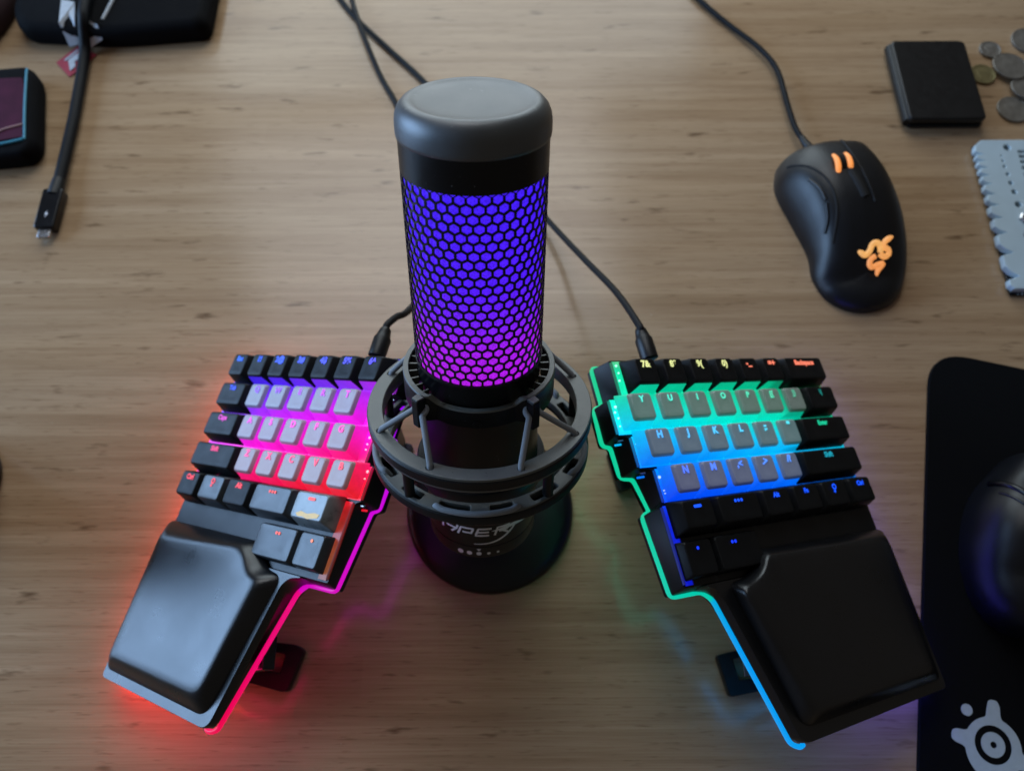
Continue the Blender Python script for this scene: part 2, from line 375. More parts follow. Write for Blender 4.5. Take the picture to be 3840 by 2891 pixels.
b = B(XM); b.tube([pol(33.5, -90.5, 12.6), pol(34.0, -90.5, 12.6)], 2.2, 20); so = b.obj('collar_screw', 'black', mic)
b = B(XM); b.tube([pol(33.9, -90.5, 12.6), pol(34.2, -90.5, 12.6)], 1.3, 6); b.obj('screw_head', 'mic', so)
# pegs and the zig-zag suspension cords
for k, (hd, targets) in enumerate(((-133.6, (-154.5, -114.4)), (-49.6, (-67.8, -28.1)), (45, (23.0, 67.0)), (133, (113.0, 154.6)))):
    ca, sa = math.cos(R(hd)), math.sin(R(hd)); b = B(XM)
    pr = [(r * ca - t * sa, r * sa + t * ca) for r, t in ((38.3, -2.6), (43.2, -2.2), (43.2, 2.2), (38.3, 2.6))]
    b.prism(pr, 9.5, 25.6); hk = b.obj('cord_peg', 'mic', mic, 0, 0.5)
    mx_, my_ = sum(p[0] for p in pr) / 4, sum(p[1] for p in pr) / 4
    b = B(XM); b.prism([(mx_ + (x - mx_) * 0.86, my_ + (y - my_) * 0.86) for x, y in pr], 25.5, 26.2); b.obj('peg_lit_top', 'ring', hk, 0, 0.25)  # peg top in the paler material, imitating light falling on it
    b = B(XM); pr2 = [(r * ca - t * sa, r * sa + t * ca) for r, t in ((35.5, -1.7), (38.6, -1.7), (38.6, 1.7), (35.5, 1.7))]
    b.prism(pr2, 13, 20); b.obj('peg_root', 'black', hk, 0, 0.3)
    pts = [pol(54.3, targets[0], -9), pol(54.3, targets[0], -1.0), pol(53.4, targets[0] + (hd - targets[0]) * 0.02, 1.2)]
    da = (hd - targets[0]); db = (targets[1] - hd)
    pts += [pol(41.5, hd - 4.4, 17.2), pol(38.6, hd - 4.2, 18.8), pol(37.4, hd, 19.2), pol(38.6, hd + 4.2, 18.8), pol(41.5, hd + 4.4, 17.2)]
    pts += [pol(53.4, targets[1] + (hd - targets[1]) * 0.02, 1.2), pol(54.3, targets[1], -1.0), pol(54.3, targets[1], -9)]
    path = [pts[0], pts[1]] + [pts[2], pts[3]] + spline(pts[3:8], 4)[1:-1] + [pts[7], pts[8]] + [pts[9], pts[10]]
    b = B(XM); b.tube(path, 1.55, 12); b.obj('elastic_cord', 'cord', mic)

# body: lower tube, bottom dial, black bands, grille, foam, rubber cap
b = B(XM); b.lathe([(0.01, -90), (29.0, -90), (30.2, -89.2), (30.6, -88), (30.6, -80.2)], 96); dial = b.obj('gain_dial', 'black', mic, 35)
b = B(XM); b.lathe([(29.9, -80.3), (29.9, -79.6)], 96); b.obj('dial_gap', 'hole', mic)
b = B(XM); b.lathe([(30.5, -79.8), (30.6, -79.2), (30.6, 32.2), (31.1, 33.0)], 96); b.obj('body_tube', 'mic', mic, 35)
b = B(XM); b.lathe([(31, -46), (34.6, -45), (35, -44), (35, -36), (34.4, -34.6), (31, -34)], 96); b.obj('lower_collar', 'black', mic, 35)
b = B(XM); b.lathe([(31.25, 127.6), (31.25, 142), (30.6, 142.6)], 96); b.obj('top_band', 'mic', mic, 35)
b = B(XM); b.lathe([(31.3, 141.3), (31.75, 141.6), (31.95, 143), (31.9, 147.4), (31.5, 149.8), (30.5, 152.2), (28.7, 154.2), (26.8, 155.2), (25.4, 155.3), (24.4, 154.9), (22.6, 154.5), (18, 154.2), (10, 154.0), (0.01, 153.9)], 96); b.obj('rubber_cap', 'rubber', mic, 60)
# honeycomb grille: real holes
NH, NR, Z0, Z1 = 38, 23, 32.4, 128.2
dz = (Z1 - Z0) / (NR + 1 / 3.0); RH = 31.2; du = 2 * math.pi * RH / NH
b = B(XM)
def cyl(u, z, r): return (r * math.cos(u / RH - math.pi / 2), r * math.sin(u / RH - math.pi / 2), z)
for j in range(NR):
    for i in range(NH):
        cu_, cz = (i + 0.5 * (j % 2)) * du, Z0 + dz * (j + 0.667)
        P = []
        for rr, k in ((RH, 1.0), (RH, 0.80), (RH - 0.7, 0.80)):
            for q in range(6):
                a = R(60 * q + 30); P.append(cyl(cu_ + k * du / 1.7320508 * math.cos(a), cz + k * dz / 1.5 * math.sin(a), rr))
        F = []
        for q in range(6):
            n_ = (q + 1) % 6; F += [(q, n_, 6 + n_, 6 + q), (6 + q, 6 + n_, 12 + n_, 12 + q)]
        b.add(P, F)
b.obj('honeycomb_grille', 'black', mic, 25)
foam_stops = [(0.0, (0.46, 0.010, 0.80)), (0.18, (0.40, 0.010, 0.88)), (0.36, (0.17, 0.012, 0.95)), (0.55, (0.085, 0.010, 1.0)), (1.0, (0.055, 0.012, 1.0))]
b = B(XM); lo = []; cc = []
for k in range(25):
    z = Z0 + (Z1 - Z0) * k / 24; lo.append([pol(29.9, 360 * i / 72, z) for i in range(72)]); cc += [ramp(k / 24, foam_stops)] * 72
b.loft(lo, False, False, True, cc); b.obj('lit_foam', 'foam', mic, 60)
b = B(XM); b.lathe([(31.2, 32.0), (31.3, 32.6), (31.3, 33.4), (30.4, 33.6)], 96); b.obj('grille_lip', 'black', mic)

# lettering on the body (strokes laid on the cylinder)
def stroke_poly(b, pts, ws, ref):
    """tapered stroke through (u,s) points, wrapped on the body"""
    n = len(pts); Lf, Rt = [], []
    for i, (x, y) in enumerate(pts):
        a = Vector(pts[max(i - 1, 0)]); c = Vector(pts[min(i + 1, n - 1)]); t = (c - a).normalized(); nx, ny = -t.y, t.x
        w_ = ws[i] / 2 if isinstance(ws, list) else ws / 2
        Lf.append((x + nx * w_, y + ny * w_)); Rt.append((x - nx * w_, y - ny * w_))
    P = [cyl2(*q, ref) for q in Lf + Rt]; F = [(i, i + 1, n + i + 1, n + i) for i in range(n - 1)]
    b.add(P, F)
def cyl2(u, s, r): return (r * math.cos(u / 30.6 - math.pi / 2), r * math.sin(u / 30.6 - math.pi / 2), s)
def sub(pts, n=6):
    o = []
    for (x0, y0), (x1, y1) in zip(pts, pts[1:]):
        for k in range(n): o.append((x0 + (x1 - x0) * k / n, y0 + (y1 - y0) * k / n))
    return o + [pts[-1]]
LG = {'H': [[(0, 0), (0, 8)], [(7.2, 0), (7.2, 8)], [(0, 4), (7.2, 4)]],
      'Y': [[(0, 8), (1, 4.6), (7.6, 4.6)], [(7.6, 8), (7.0, 4.6), (4.2, 0)]],
      'P': [[(0.2, 0), (1.4, 7.3), (8.4, 7.3), (7.6, 3.0), (2.6, 3.0)]],
      'E': [[(8.8, 7.3), (1.6, 7.3), (0.6, 0.7), (8.0, 0.7)], [(1.1, 4.0), (7.6, 4.0)]],
      'R': [[(0, 0), (1.0, 7.3), (8.0, 7.3), (7.0, 3.4), (2.2, 3.4)], [(4.2, 3.4), (7.8, 0)]]}
lg = B(XM)
for ch, u0 in (('H', -30.5), ('Y', -21.3), ('P', -13.2), ('E', -3.6), ('R', 7.6)):
    for st in LG[ch]:
        stroke_poly(lg, sub([(u0 + x + 0.10 * y, -70.9 + 0.80 * y) for x, y in st], 4), 1.3, 30.72)
sw = [(24.5, -59.5), (22.2, -64), (20.0, -67.2), (17.0, -70.6), (13.0, -73.6), (8.0, -75.9), (2.5, -77.0), (-4.0, -77.2)]
stroke_poly(lg, [tuple(q[:2]) for q in spline([(x, y, 0) for x, y in sw], 4)], [2.6 * math.sin(math.pi * min(1, (i + 2) / 24) * 0.5) * (1 - i / 30) ** 0.8 + 0.1 for i in range(29)], 30.74)
sw2 = [(6.0, -67.2), (12, -66.8), (18, -66.6), (23, -67.4), (29.5, -69.2)]
stroke_poly(lg, [tuple(q[:2]) for q in spline([(x, y, 0) for x, y in sw2], 4)], [0.3 + 2.2 * math.sin(math.pi * min(1, i / 17)) for i in range(17)], 30.76)
lg.obj('brand_lettering', 'silver', mic, 0)
for u, r in ((-11.9, 1.75), (-6.7, 1.6), (-1.3, 1.45), (4.2, 1.0), (9.5, 0.75)):
    b = B(XM); b.add([cyl2(u + r * math.cos(R(30 * k)), -85.3 + r * math.sin(R(30 * k)), 30.72) for k in range(12)], [tuple(range(12))]); b.obj('gain_dot', 'silver', dial, 0)
b = B(XM); b.add([cyl2(-2.6, -81.4, 30.72), cyl2(-1.3, -83.2, 30.72), cyl2(0, -81.4, 30.72)], [(0, 1, 2)]); b.obj('gain_pointer', 'silver', dial, 0)

# ------------------------------------------------------------------ keyboard halves
LSTOPS = [(0.0, (0.0, 0.16, 1.0)), (0.16, (0.03, 0.01, 1.0)), (0.30, (0.09, 0.012, 1.0)), (0.44, (0.26, 0.025, 1.0)), (0.58, (0.70, 0.004, 0.95)), (0.74, (0.95, 0.0, 0.66)), (0.90, (0.96, 0.0, 0.22)), (1.08, (0.90, 0.003, 0.035)), (1.3, (0.72, 0.012, 0.012)), (1.6, (0.45, 0.12, 0.04))]
RSTOPS = [(-0.22, (0.75, 0.30, 0.10)), (-0.16, (0.35, 0.42, 0.14)), (-0.06, (0.0, 0.50, 0.24)), (0.14, (0.0, 0.66, 0.36)), (0.28, (0.0, 0.80, 0.62)), (0.42, (0.0, 0.55, 1.0)), (0.58, (0.0, 0.26, 1.0)), (0.74, (0.0, 0.11, 1.0)), (0.95, (0.0, 0.02, 0.95)), (1.3, (0.0, 0.008, 0.7))]
def led(side, X, Y):
    if side == 'L':
        c = ramp(X / 133 * 0.36 - Y / 82 - 0.02, LSTOPS)
        f = 1.0 if Y > -70 else max(0.10, 1.0 - (-70 - Y) / 6.0 * 0.9)
        if X > 129 and Y < -70: f = max(f, 0.34)
    else:
        c = ramp(-Y / 80 - (X - 125) / 160 * 0.26, RSTOPS)
        f = 1.0 if Y > -70 else max(0.16, 1.0 - (-70 - Y) / 6.0 * 0.84)
        if X < 139 and Y < -70: f = max(f, 0.55)
        if X > 240: f *= 0.55
    return tuple(x * f for x in c)
POSE = {'L': (Matrix(((0.806905, 0.273857, -0.52336), (-0.255184, 0.960699, 0.109266), (0.532715, 0.045386, 0.845077))), Vector((-0.126275, 0.148705, 0.067501)), 66.675),
        'R': (Matrix(((0.854412, -0.220092, 0.47068), (0.211779, 0.97471, 0.071341), (-0.474478, 0.038725, 0.879415))), Vector((0.131895, 0.144474, 0.069091)), 209.55)}
def U(n): return n * 19.05
YR = [-3.7 - 19.05 * r for r in range(5)]
DASH = 'DASH'

def keyboard(side):
    Mx, t, X0 = POSE[side]; sg = 1 if side == 'L' else -1
    lab = ('left half of a split keyboard lit blue to red, palm rest shining pale' if side == 'L'
           else 'right half of a split keyboard, lit green to blue, with a dark palm rest')
    root = thing('keyboard_half', lab, 'keyboard', group='two halves of the split keyboard')
    root.matrix_world = Matrix.Translation(t) @ Mx.to_4x4()
    inv = (Matrix.Translation(t) @ Mx.to_4x4()).inverted()
    def XK(p): return Vector(((p[0] - X0) * 0.001, (p[1] + 28.575) * 0.001, p[2] * 0.001))
    def XW(p): return inv @ (Vector(p) * 0.001)           # world millimetres -> local
    # ---- case outlines (top at z=-9.8, bottom at z=-20)
    if side == 'L':
        rim = [138, 130.5, 135, 141, 136.5]; bot = [142, 135, 139.5, 144, 0]
        top = [(-2.5, 6.5)]; low = [(-3, 8)]
        ys = [6.5, -14.6, -34, -52.2, -71]; yb = [8, -16, -35.5, -54, -72.4]
        for r in range(4):
            top += [(rim[r], ys[r] if r == 0 else ys[r] - 0.8), (rim[r], ys[r + 1] + 0.8)]; low += [(bot[r], yb[r] if r == 0 else yb[r] - 0.8), (bot[r], yb[r + 1] + 0.8)]
        top += [(136.5, -72), (136.5, -111.5), (-2.5, -111.5)]; low += [(139, -73.4), (133.6, -113.4), (-3, -113.4)]
        palm = [(-7, -190), (93, -190), (107.6, -118), (112, -113.6), (119, -112.4), (119, -111.9), (-7, -111.9)]
        palml = [(-3, -186), (82, -190), (106.2, -119.6), (110.6, -114.8), (119, -113.4), (119, -112.4), (-3, -112.4)]
        padb = [(-5, -185.2), (89, -185.2), (106, -114), (94.5, -112.6), (86.5, -106.4), (80, -100.6), (-5, -100.6)]
        padt = [(4.5, -177), (88, -177), (98.2, -120.4), (88.4, -117), (81, -109), (74, -106.3), (4.5, -111)]
        strip = [(-3, 7, -20), (142, 8, -20), (142, -15, -20), (135.2, -16.4, -20), (135, -35, -20), (139.5, -36, -20), (139.8, -53, -20), (144, -54.5, -20), (143.2, -71.8, -20), (138.8, -73, -20), (133.4, -114, -20), (113, -114.2, -20), (107.8, -119.2, -20), (86.6, -191, -20), (80, -193.4, -20), (70, -189, -22.3), (-3, -187, -22.3), (-3.5, -150, -22.3)]
        def scol(X, Y):
            if X > 100 and Y > -118: return ramp(-Y / 114, [(0, (0.20, 0.0, 1.0)), (0.25, (0.42, 0.0, 0.95)), (0.6, (0.62, 0.0, 0.72)), (1.0, (0.68, 0.0, 0.52))])
            if X < 60: return (1.0, 0.035, 0.030)
            return ramp((-Y - 118) / 70, [(0, (0.85, 0.0, 0.22)), (1, (0.85, 0.0, 0.075))])
    else:
        rim = [128, 119.3, 126.4, 135.2, 133]; bot = [123.7, 117.5, 122.2, 131, 0]
        top = [(288.3, 6.5)]; low = [(289, 8)]
        ys = [6.5, -14.6, -34.6, -52.2, -71]; yb = [6, -15.7, -36.4, -53.8, -72.6]
        for r in range(4):
            top += [(rim[r], ys[r] if r == 0 else ys[r] - 0.8), (rim[r], ys[r + 1] + 0.8)]
            low += [(bot[r] - (0.0 if r < 3 else 0.7), yb[r] if r == 0 else yb[r] - 0.4), (bot[r] + (3.6 if r == 3 else 0), yb[r + 1] + 0.4)]
        top += [(133, -72), (133, -111.5), (288.3, -111.5)]; low += [(129.2, -73.4), (132.3, -113.2), (289, -113.2)]
        palm = [(293, -190.4), (175, -190.4), (154.4, -122), (151, -114.8), (146, -112.6), (146, -111.9), (293, -111.9)]
        palml = [(289, -186.5), (183, -191), (159.2, -119.2), (154.4, -115), (146, -113.2), (146, -112.4), (289, -112.4)]
        padb = [(290, -185.4), (178, -184), (160, -113.6), (171, -112.4), (179, -109), (186, -100.2), (290, -102)]
        padt = [(276.5, -179), (178.6, -177), (160.8, -118.6), (171, -116.2), (178.4, -112.4), (184.6, -105.2), (280, -108)]
        strip = [(289, 7, -20), (123.7, 6.5, -20), (123.8, -15.3, -20), (118.0, -16, -20), (117.0, -35.9, -20), (121.8, -37, -20), (122.6, -53.4, -20), (130.2, -54.3, -20), (135.0, -72.0, -20), (129.1, -73.6, -20), (132.3, -113.6, -20), (152, -114, -20), (157.8, -118.4, -20), (178.8, -190.4, -20), (185, -193.6, -20), (196, -189, -22.3), (288, -187, -22.3), (288.5, -150, -22.3)]
        def scol(X, Y):
            if X > 215: return (0.05, 0.045, 0.50)
            if Y > -118 and X < 160: return ramp(-Y / 114, [(0, (0.0, 0.62, 0.28)), (0.6, (0.0, 0.62, 0.34)), (1.0, (0.0, 0.60, 0.42))])
            return ramp((-Y - 116) / 40, [(0, (0.0, 0.42, 0.72)), (0.5, (0.0, 0.34, 0.85)), (1, (0.0, 0.33, 0.88))])
    b = B(XK); b.loft([[(x, y, -24) for x, y in fillet(low, 1.2, 2)], [(x, y, -19) for x, y in fillet(low, 1.2, 2)], [(x, y, -10) for x, y in fillet(top, 1.2, 2)]]); b.obj('case', 'black', root, 30)
    f = [3.0, 6.0, 9.0, 5, 4, 0.1, 0.1]
    b = B(XK); pl = fillet(palm, f, 5)
    cen = (sum(x for x, y in pl) / len(pl), sum(y for x, y in pl) / len(pl))
    ins = lambda k: [(cen[0] + (x - cen[0]) * k, cen[1] + (y - cen[1]) * k) for x, y in pl]
    pll = fillet(palml, f, 5); b.loft([[(x, y, -24) for x, y in pll], [(x, y, -19) for x, y in pll], [(x, y, -13.0) for x, y in pl], [(x, y, -9.0) for x, y in pl], [(x, y, -8.1) for x, y in ins(0.994)]]); pb = b.obj('palm_base', 'satin', root, 35)
    fb, ft = fillet(padb, [4, 7, 6, 4, 4, 4, 5], 5), fillet(padt, [5, 9, 7, 4, 4, 4, 6], 5)
    def lerp(k, z): return [(x0 + (x1 - x0) * k, y0 + (y1 - y0) * k, z) for (x0, y0), (x1, y1) in zip(fb, ft)]
    c2 = (sum(x for x, y in ft) / len(ft), sum(y for x, y in ft) / len(ft))
    def shr(k, z): return [(c2[0] + (x - c2[0]) * k, c2[1] + (y - c2[1]) * k, z) for x, y in ft]
    b = B(XK); b.loft([lerp(0, -8.3), lerp(0.10, -6.8), lerp(0.62, -2.4), lerp(0.86, -0.9), shr(0.985, -0.25), shr(0.90, 0.15), shr(0.6, 0.25), shr(0.2, 0.27), shr(0.02, 0.27)], False, True); b.obj('palm_pad', 'satin', root, 75)
    # ---- glowing deck: one piece per key row
    for r in range(6):
        y1 = ys[r] - 0.9 if r < 5 else -90; y0 = (ys[r + 1] + 0.4) if r < 4 else (-90 if r == 4 else -110.6)
        xi = rim[min(r, 4)]; xa, xb = (-1.5, xi - 1.2) if side == 'L' else (xi + 1.2, 287)
        if r > 3: xa, xb = (129.5, xi - 1.2) if side == 'L' else (xi + 1.2, 139.5)
        nx, ny = 36, 4; P, Cc, F = [], [], []
        for j in range(ny + 1):
            for i in range(nx + 1):
                X, Y = xa + (xb - xa) * i / nx, y1 + (y0 - y1) * j / ny; P.append((X, Y, -9.9 + 0.0)); Cc.append(led(side, X, Y))
        for j in range(ny):
            for i in range(nx): q = j * (nx + 1) + i; F.append((q, q + nx + 1, q + nx + 2, q + 1))
        b = B(XK); b.add([(x, y, -9.4) for x, y, z in P], F, Cc)
        b.obj('backlit_deck', 'deck', root)
        if r < 4:                                           # bright diodes behind the clear rim
            for k in range(random.choice((3, 4))):
                yy = y1 - 3.0 - k * 3.6 + random.uniform(-1.4, 1.4); xx = xi - 3.3 if side == 'L' else xi + 3.3
                c = led(side, xx, yy); rr = random.uniform(0.3, 0.6) * (1.9 if k == 0 else 1)
                b = B(XK); b.lathe([(0.01, -8.55), (rr * 0.7, -8.8), (rr, -9.45)], 8, center=(xx + random.uniform(-.7, .7), yy)); nv = len(b.v); b.c = [tuple(min(1, x * 0.8 + 0.22) for x in c)] * nv; b.obj('led_bead', 'led', root, 60)
        # clear rim lip
        if r < 5:
            xr = xi - 0.7 if side == 'L' else xi + 0.7
            b = B(XK); b.tube([(xr, y1 - 0.6, -9.5), (xr, (y0 if r < 4 else -110.5) + 0.6, -9.5)], 0.75, 8, cols=[tuple(x * 0.35 for x in led(side, xr, y1)), tuple(x * 0.35 for x in led(side, xr, y0))]); b.obj('clear_rim', 'skirt', root)
    # step hardware: tiny screws and connector lights between the key rows
    for r in range(1, 5):
        xi = (rim[r] + rim[r - 1]) / 2; y = ys[r] - 0.3 if r < 5 else -72
        b = B(XK); b.tube([(xi - 1.6, y - 1.2, -12.5), (xi + 1.6, y - 1.2, -12.5)], 0.7, 10); b.obj('step_screw', 'steel', root)
        b = B(XK); c = led(side, xi, max(y, -66)); b.tube([(xi - 2.2, y - 2.8, -14.6), (xi + 2.2, y - 2.6, -14.6)], 0.55, 8, cols=[c, c]); b.obj('step_light', 'skirt', root)
    # ---- underglow strip around the bottom edge
    pth = []
    base = [(x, y) for x, y, z in strip]; zz = {(x, y): z for x, y, z in strip}
    for i, (x, y, z) in enumerate(strip):
        p0, p, p1 = Vector(strip[i - 1]), Vector((x, y, z)), Vector(strip[(i + 1) % len(strip)])
        a, c = p0 - p, p1 - p; d = min(2.6 if (x, y) != (157.8, -118.4) else 5, a.length * .45, c.length * .45)
        a = a.normalized() * d; c = c.normalized() * d
        for k in range(4): q = k / 3; pth.append((1 - q) ** 2 * (p + a) + 2 * q * (1 - q) * p + q * q * (p + c))
    dense = []
    for i in range(len(pth)):
        a, c = pth[i], pth[(i + 1) % len(pth)]; n = max(1, int((c - a).length / 6))
        dense += [tuple(a + (c - a) * k / n) for k in range(n)]
    ki = [i for i, p in enumerate(dense) if p[2] < -21 or (p[0] < 0 if side == 'L' else p[0] > 288)]
    inner = [p for i, p in enumerate(dense) if i not in set(ki)]
    b = B(XK); b.tube(inner, 1.3, 8, False, [scol(p[0], p[1]) for p in inner]); b.obj('light_strip', 'strip', root, 60)
    ox = (-5.6, 78) if side == 'L' else (291.6, 190)
    outer = spline([(ox[0], 4, -20.5), (ox[0], -60, -20.5), (ox[0], -130, -20.5), (ox[0], -183, -20.5), (ox[0] * 0.94 + ox[1] * 0.06, -188.2, -20.5), ((ox[0] + ox[1]) / 2, -188.6, -20.5), (ox[1], -189.4, -20.5)], 8)
    b = B(XK); b.tube(outer, 1.3, 8, False, [scol(p[0], p[1]) for p in outer]); b.obj('light_strip', 'outer', root, 60)
    ug = []
    for p in dense[::2]:
        cx_, cy_ = (62, -80) if side == 'L' else (215, -80)
        ug.append((cx_ + (p[0] - cx_) * 0.90, cy_ + (p[1] - cy_) * 0.93, -24.6))
    b = B(XK); b.tube(ug, 0.8, 6, True, [scol(p[0], p[1]) for p in ug]); b.obj('underglow', 'under', root, 60)
    # ---- tenting feet
    def bracket(name, loops, h):
        link(name, fill(loops, 0.4, h, 0.5, XW), 'black', root, 30)
    if side == 'L':
        bracket('tent_foot', [fillet([(-164, 33), (-122.4, 28), (-117.5, 25), (-124.8, 3.7), (-128, 3.3), (-168, 13.5)], 2), fillet([(-146, 26), (-128.2, 22.9), (-129.8, 13.2), (-148, 15.6)], 1.5)], 7)
        legs = [((-160, 20, 4), (100, -150, -23)), ((-70, 142, 4), (126, -25, -23))]
        fp = [(-78, 150), (-62, 146), (-64, 126), (-81, 130)]
    else:
        bracket('tent_foot', [fillet([(152, 30), (114.2, 21.4), (119.3, -0.4), (156, 6)], 2), fillet([(134, 21.5), (123, 19.4), (125.2, 8.2), (136, 9.6)], 1)], 7)
        legs = [((148, 17, 4), (172, -150, -23)), ((69, 130, 4), (140, -25, -23))]
        fp = [(58.5, 140.5), (64.5, 115.5), (78, 120.5), (76, 144)]
    bracket('tent_foot', [fillet(fp, 2)], 7)
    for wp, kp in legs:
        kw = Matrix.Translation(t) @ Mx.to_4x4() @ XK(kp); a = Vector(wp) * 0.001
        d = (kw - a).normalized(); s1 = d.cross(Vector((0, 1, 0))).normalized() * 0.003; s2 = Vector((0, 1, 0)) * 0.008
        b = B(lambda p: inv @ Vector(p)); b.loft([[tuple(q + s1 * i + s2 * j) for i, j in ((1, 1), (-1, 1), (-1, -1), (1, -1))] for q in (a, kw)]); b.obj('tent_leg', 'black', root, 0, 0.6)
    # outer rubber feet
    for Y in (-180, -20):
        X = 2 if side == 'L' else 284
        b = B(XK); b.lathe([(5, -24), (5, -25.2), (4, -25.8)], 20, center=(X, Y), cap1=True); b.obj('rubber_foot', 'black', root)

    # ---- keys
    def keycap(x0, x1, yc, legend, style, size=5.2, zt=0.0, h=9.4, depth=9.15, lcol=None, lo=(0, 3.6), inset=2.55, iy=2.45, shell=None, sp=1.0):
        g = 0.45; bx0, bx1, by0, by1 = x0 + g, x1 - g, yc - depth, yc + depth
        tx0, tx1, ty0, ty1 = bx0 + inset, bx1 - inset, by0 + iy, by1 - iy
        def lv(k, z, e=0, r=1.6): return [(x, y, z) for x, y in rrect(bx0 + (tx0 - bx0) * k + e, bx1 + (tx1 - bx1) * k - e, by0 + (ty0 - by0) * k + e, by1 + (ty1 - by1) * k - e, r, 3)]
        cx, cy = (tx0 + tx1) / 2, (ty0 + ty1) / 2
        dish = [(cx + (x - cx) * 0.55, cy + (y - cy) * 0.55, zt - 0.45) for x, y, z in lv(1, zt, 0.7, 1.4)]
        zb = zt - h
        m = {'w': 'keyg', 'b': 'key', 'n': 'key', 'f': 'keyw', 's': 'shine'}[style]
        if shell: m = shell
        if style == 'w':
            kb = 0.76; b = B(XK); b.loft([lv(kb, zb + h * 0.75), lv(0.95, zt - 0.55, 0, 1.7), lv(1, zt - 0.12, 0.25, 1.6), lv(1, zt, 0.7, 1.4), dish], False, True); b.c = [led(side, cx, cy)] * len(b.v)
        else:
            b = B(XK); b.loft([lv(0, zb, 0, 0.8), lv(0.95, zt - 0.55, 0, 1.5), lv(1, zt - 0.12, 0.25, 1.5), lv(1, zt, 0.7, 1.4), dish], False, True)
        ko = b.obj('keycap', m, root, 50)
        if style == 'w':
            l1, l2, l3 = lv(0, zb, -0.25, 0.9), lv(0.38, zb + h * 0.38, -0.05, 1.1), lv(0.76, zb + h * 0.745, 0.06, 1.5)
            cc = [led(side, x, y) for l in (l1, l2, l3) for x, y, z in l]
            b = B(XK); b.loft([l1, l2, l3], False, False, True, cc); b.obj('keycap_skirt_or_glow', 'skirt', ko, 60)
        if style == 'n':                                     # deck glow on the number-key fronts, put in as emissive quads
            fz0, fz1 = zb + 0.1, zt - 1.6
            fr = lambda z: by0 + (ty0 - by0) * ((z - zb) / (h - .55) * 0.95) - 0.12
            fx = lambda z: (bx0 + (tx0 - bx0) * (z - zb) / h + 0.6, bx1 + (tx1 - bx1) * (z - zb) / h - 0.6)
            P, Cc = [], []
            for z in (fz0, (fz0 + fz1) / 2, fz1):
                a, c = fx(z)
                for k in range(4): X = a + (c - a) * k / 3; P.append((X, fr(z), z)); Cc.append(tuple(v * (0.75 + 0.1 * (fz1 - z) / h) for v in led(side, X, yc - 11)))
            b = B(XK); b.add(P, [(j * 4 + i, j * 4 + i + 1, (j + 1) * 4 + i + 1, (j + 1) * 4 + i) for j in range(2) for i in range(3)], Cc); b.obj('keycap_skirt_or_glow', 'skirt', ko, 0)
        # legend
        c = lcol or tuple(0.25 * v + 0.75 * w_ for v, w_ in zip((.25, .2, .25) if style == 'w' else (0, 0, 0), led(side, cx, max(cy, -66))))
        lx, ly = cx + lo[0], cy + lo[1]
        hz = lambda x, y: zt + 0.05 - 0.22 * (1 - min(1, max(abs(x - cx) / (tx1 - cx), abs(y - cy) / (ty1 - cy))))
        if legend is None: return ko
        b = B(XK)
        if legend == DASH:
            P = rrect(lx - 2.6, lx + 2.6, ly - 0.75, ly + 0.75, 0.7, 3); b.add([(x, y, hz(x, y)) for x, y in P], [tuple(range(len(P)))], c)
        elif isinstance(legend, int):
            for k in range(legend):
                P = circle(lx + (k - (legend - 1) / 2) * 2.2, ly, 0.85, 10); b.add([(x, y, hz(x, y)) for x, y in P], [tuple(range(10))], c)
        elif legend == 'ICON':
            P = circle(lx, ly, 1.7, 14); Q = circle(lx, ly, 0.9, 14)
            b.add([(x, y, hz(x, y)) for x, y in P + Q], [(i, (i + 1) % 14, 14 + (i + 1) % 14, 14 + i) for i in range(14)], c)
            P = circle(lx - 0.5, ly - 2.6, 0.8, 10); b.add([(x, y, hz(x, y)) for x, y in P], [tuple(range(10))], c)
        else:
            V, F = text_mesh(legend, size, sp); b.add([(lx + x, ly + y, hz(lx + x, ly + y)) for x, y in V], F, c)
        b.obj('legend', 'legend', ko, 0)
        return ko
    if side == 'L':
        blue = (0.0, 0.10, 0.95)
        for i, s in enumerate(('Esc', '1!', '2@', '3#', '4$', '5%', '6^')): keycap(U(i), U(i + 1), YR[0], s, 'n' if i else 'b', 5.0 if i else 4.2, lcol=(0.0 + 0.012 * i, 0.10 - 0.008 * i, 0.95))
        keycap(0, U(1.5), YR[1], 'Tab', 'b', 4.1, lcol=(0.0, 0.03, 0.8))
        for i, s in enumerate('QWERT'): keycap(U(1.5 + i), U(2.5 + i), YR[1], s, 'w')
        keycap(0, U(1.75), YR[2], 'Caps', 'b', 4.1, lcol=(0.5, 0.0, 0.42))
        for i, s in enumerate('ASDFG'): keycap(U(1.75 + i), U(2.75 + i), YR[2], s, 'w')
        keycap(0, U(2.25), YR[3], 'Shift', 'b', 4.1, lcol=(0.6, 0.0, 0.12))
        for i, s in enumerate('ZXCVB'): keycap(U(2.25 + i), U(3.25 + i), YR[3], s, 'w')
        red = (0.80, 0.02, 0.035)
        keycap(-1, 20.5, YR[4] + 0.8, 'Ctrl', 'b', 4.1, lcol=red, inset=2)
        keycap(20.5, 44.5, YR[4] + 0.8, 'ICON', 'f', lcol=red, inset=2)
        keycap(44.5, 68.5, YR[4] + 0.8, 'Alt', 'b', 4.1, lcol=red, inset=2)
        keycap(68.5, 102.5, YR[4] + 0.8, 3, 'f', lcol=(0.75, 0.06, 0.05), inset=2)
        k = keycap(102.5, 130.6, YR[4] + 0.8, DASH, 's', lcol=(0.85, 0.06, 0.05), inset=2)
        # worn gold print on the silver key
        b = B(XK); P = [(108.6, -84.2), (112, -82.8), (117, -83.6), (122, -82.6), (126, -83.0), (125, -85.0), (121, -85.6), (118.5, -86.2), (114, -85.4), (110.5, -85.6)]
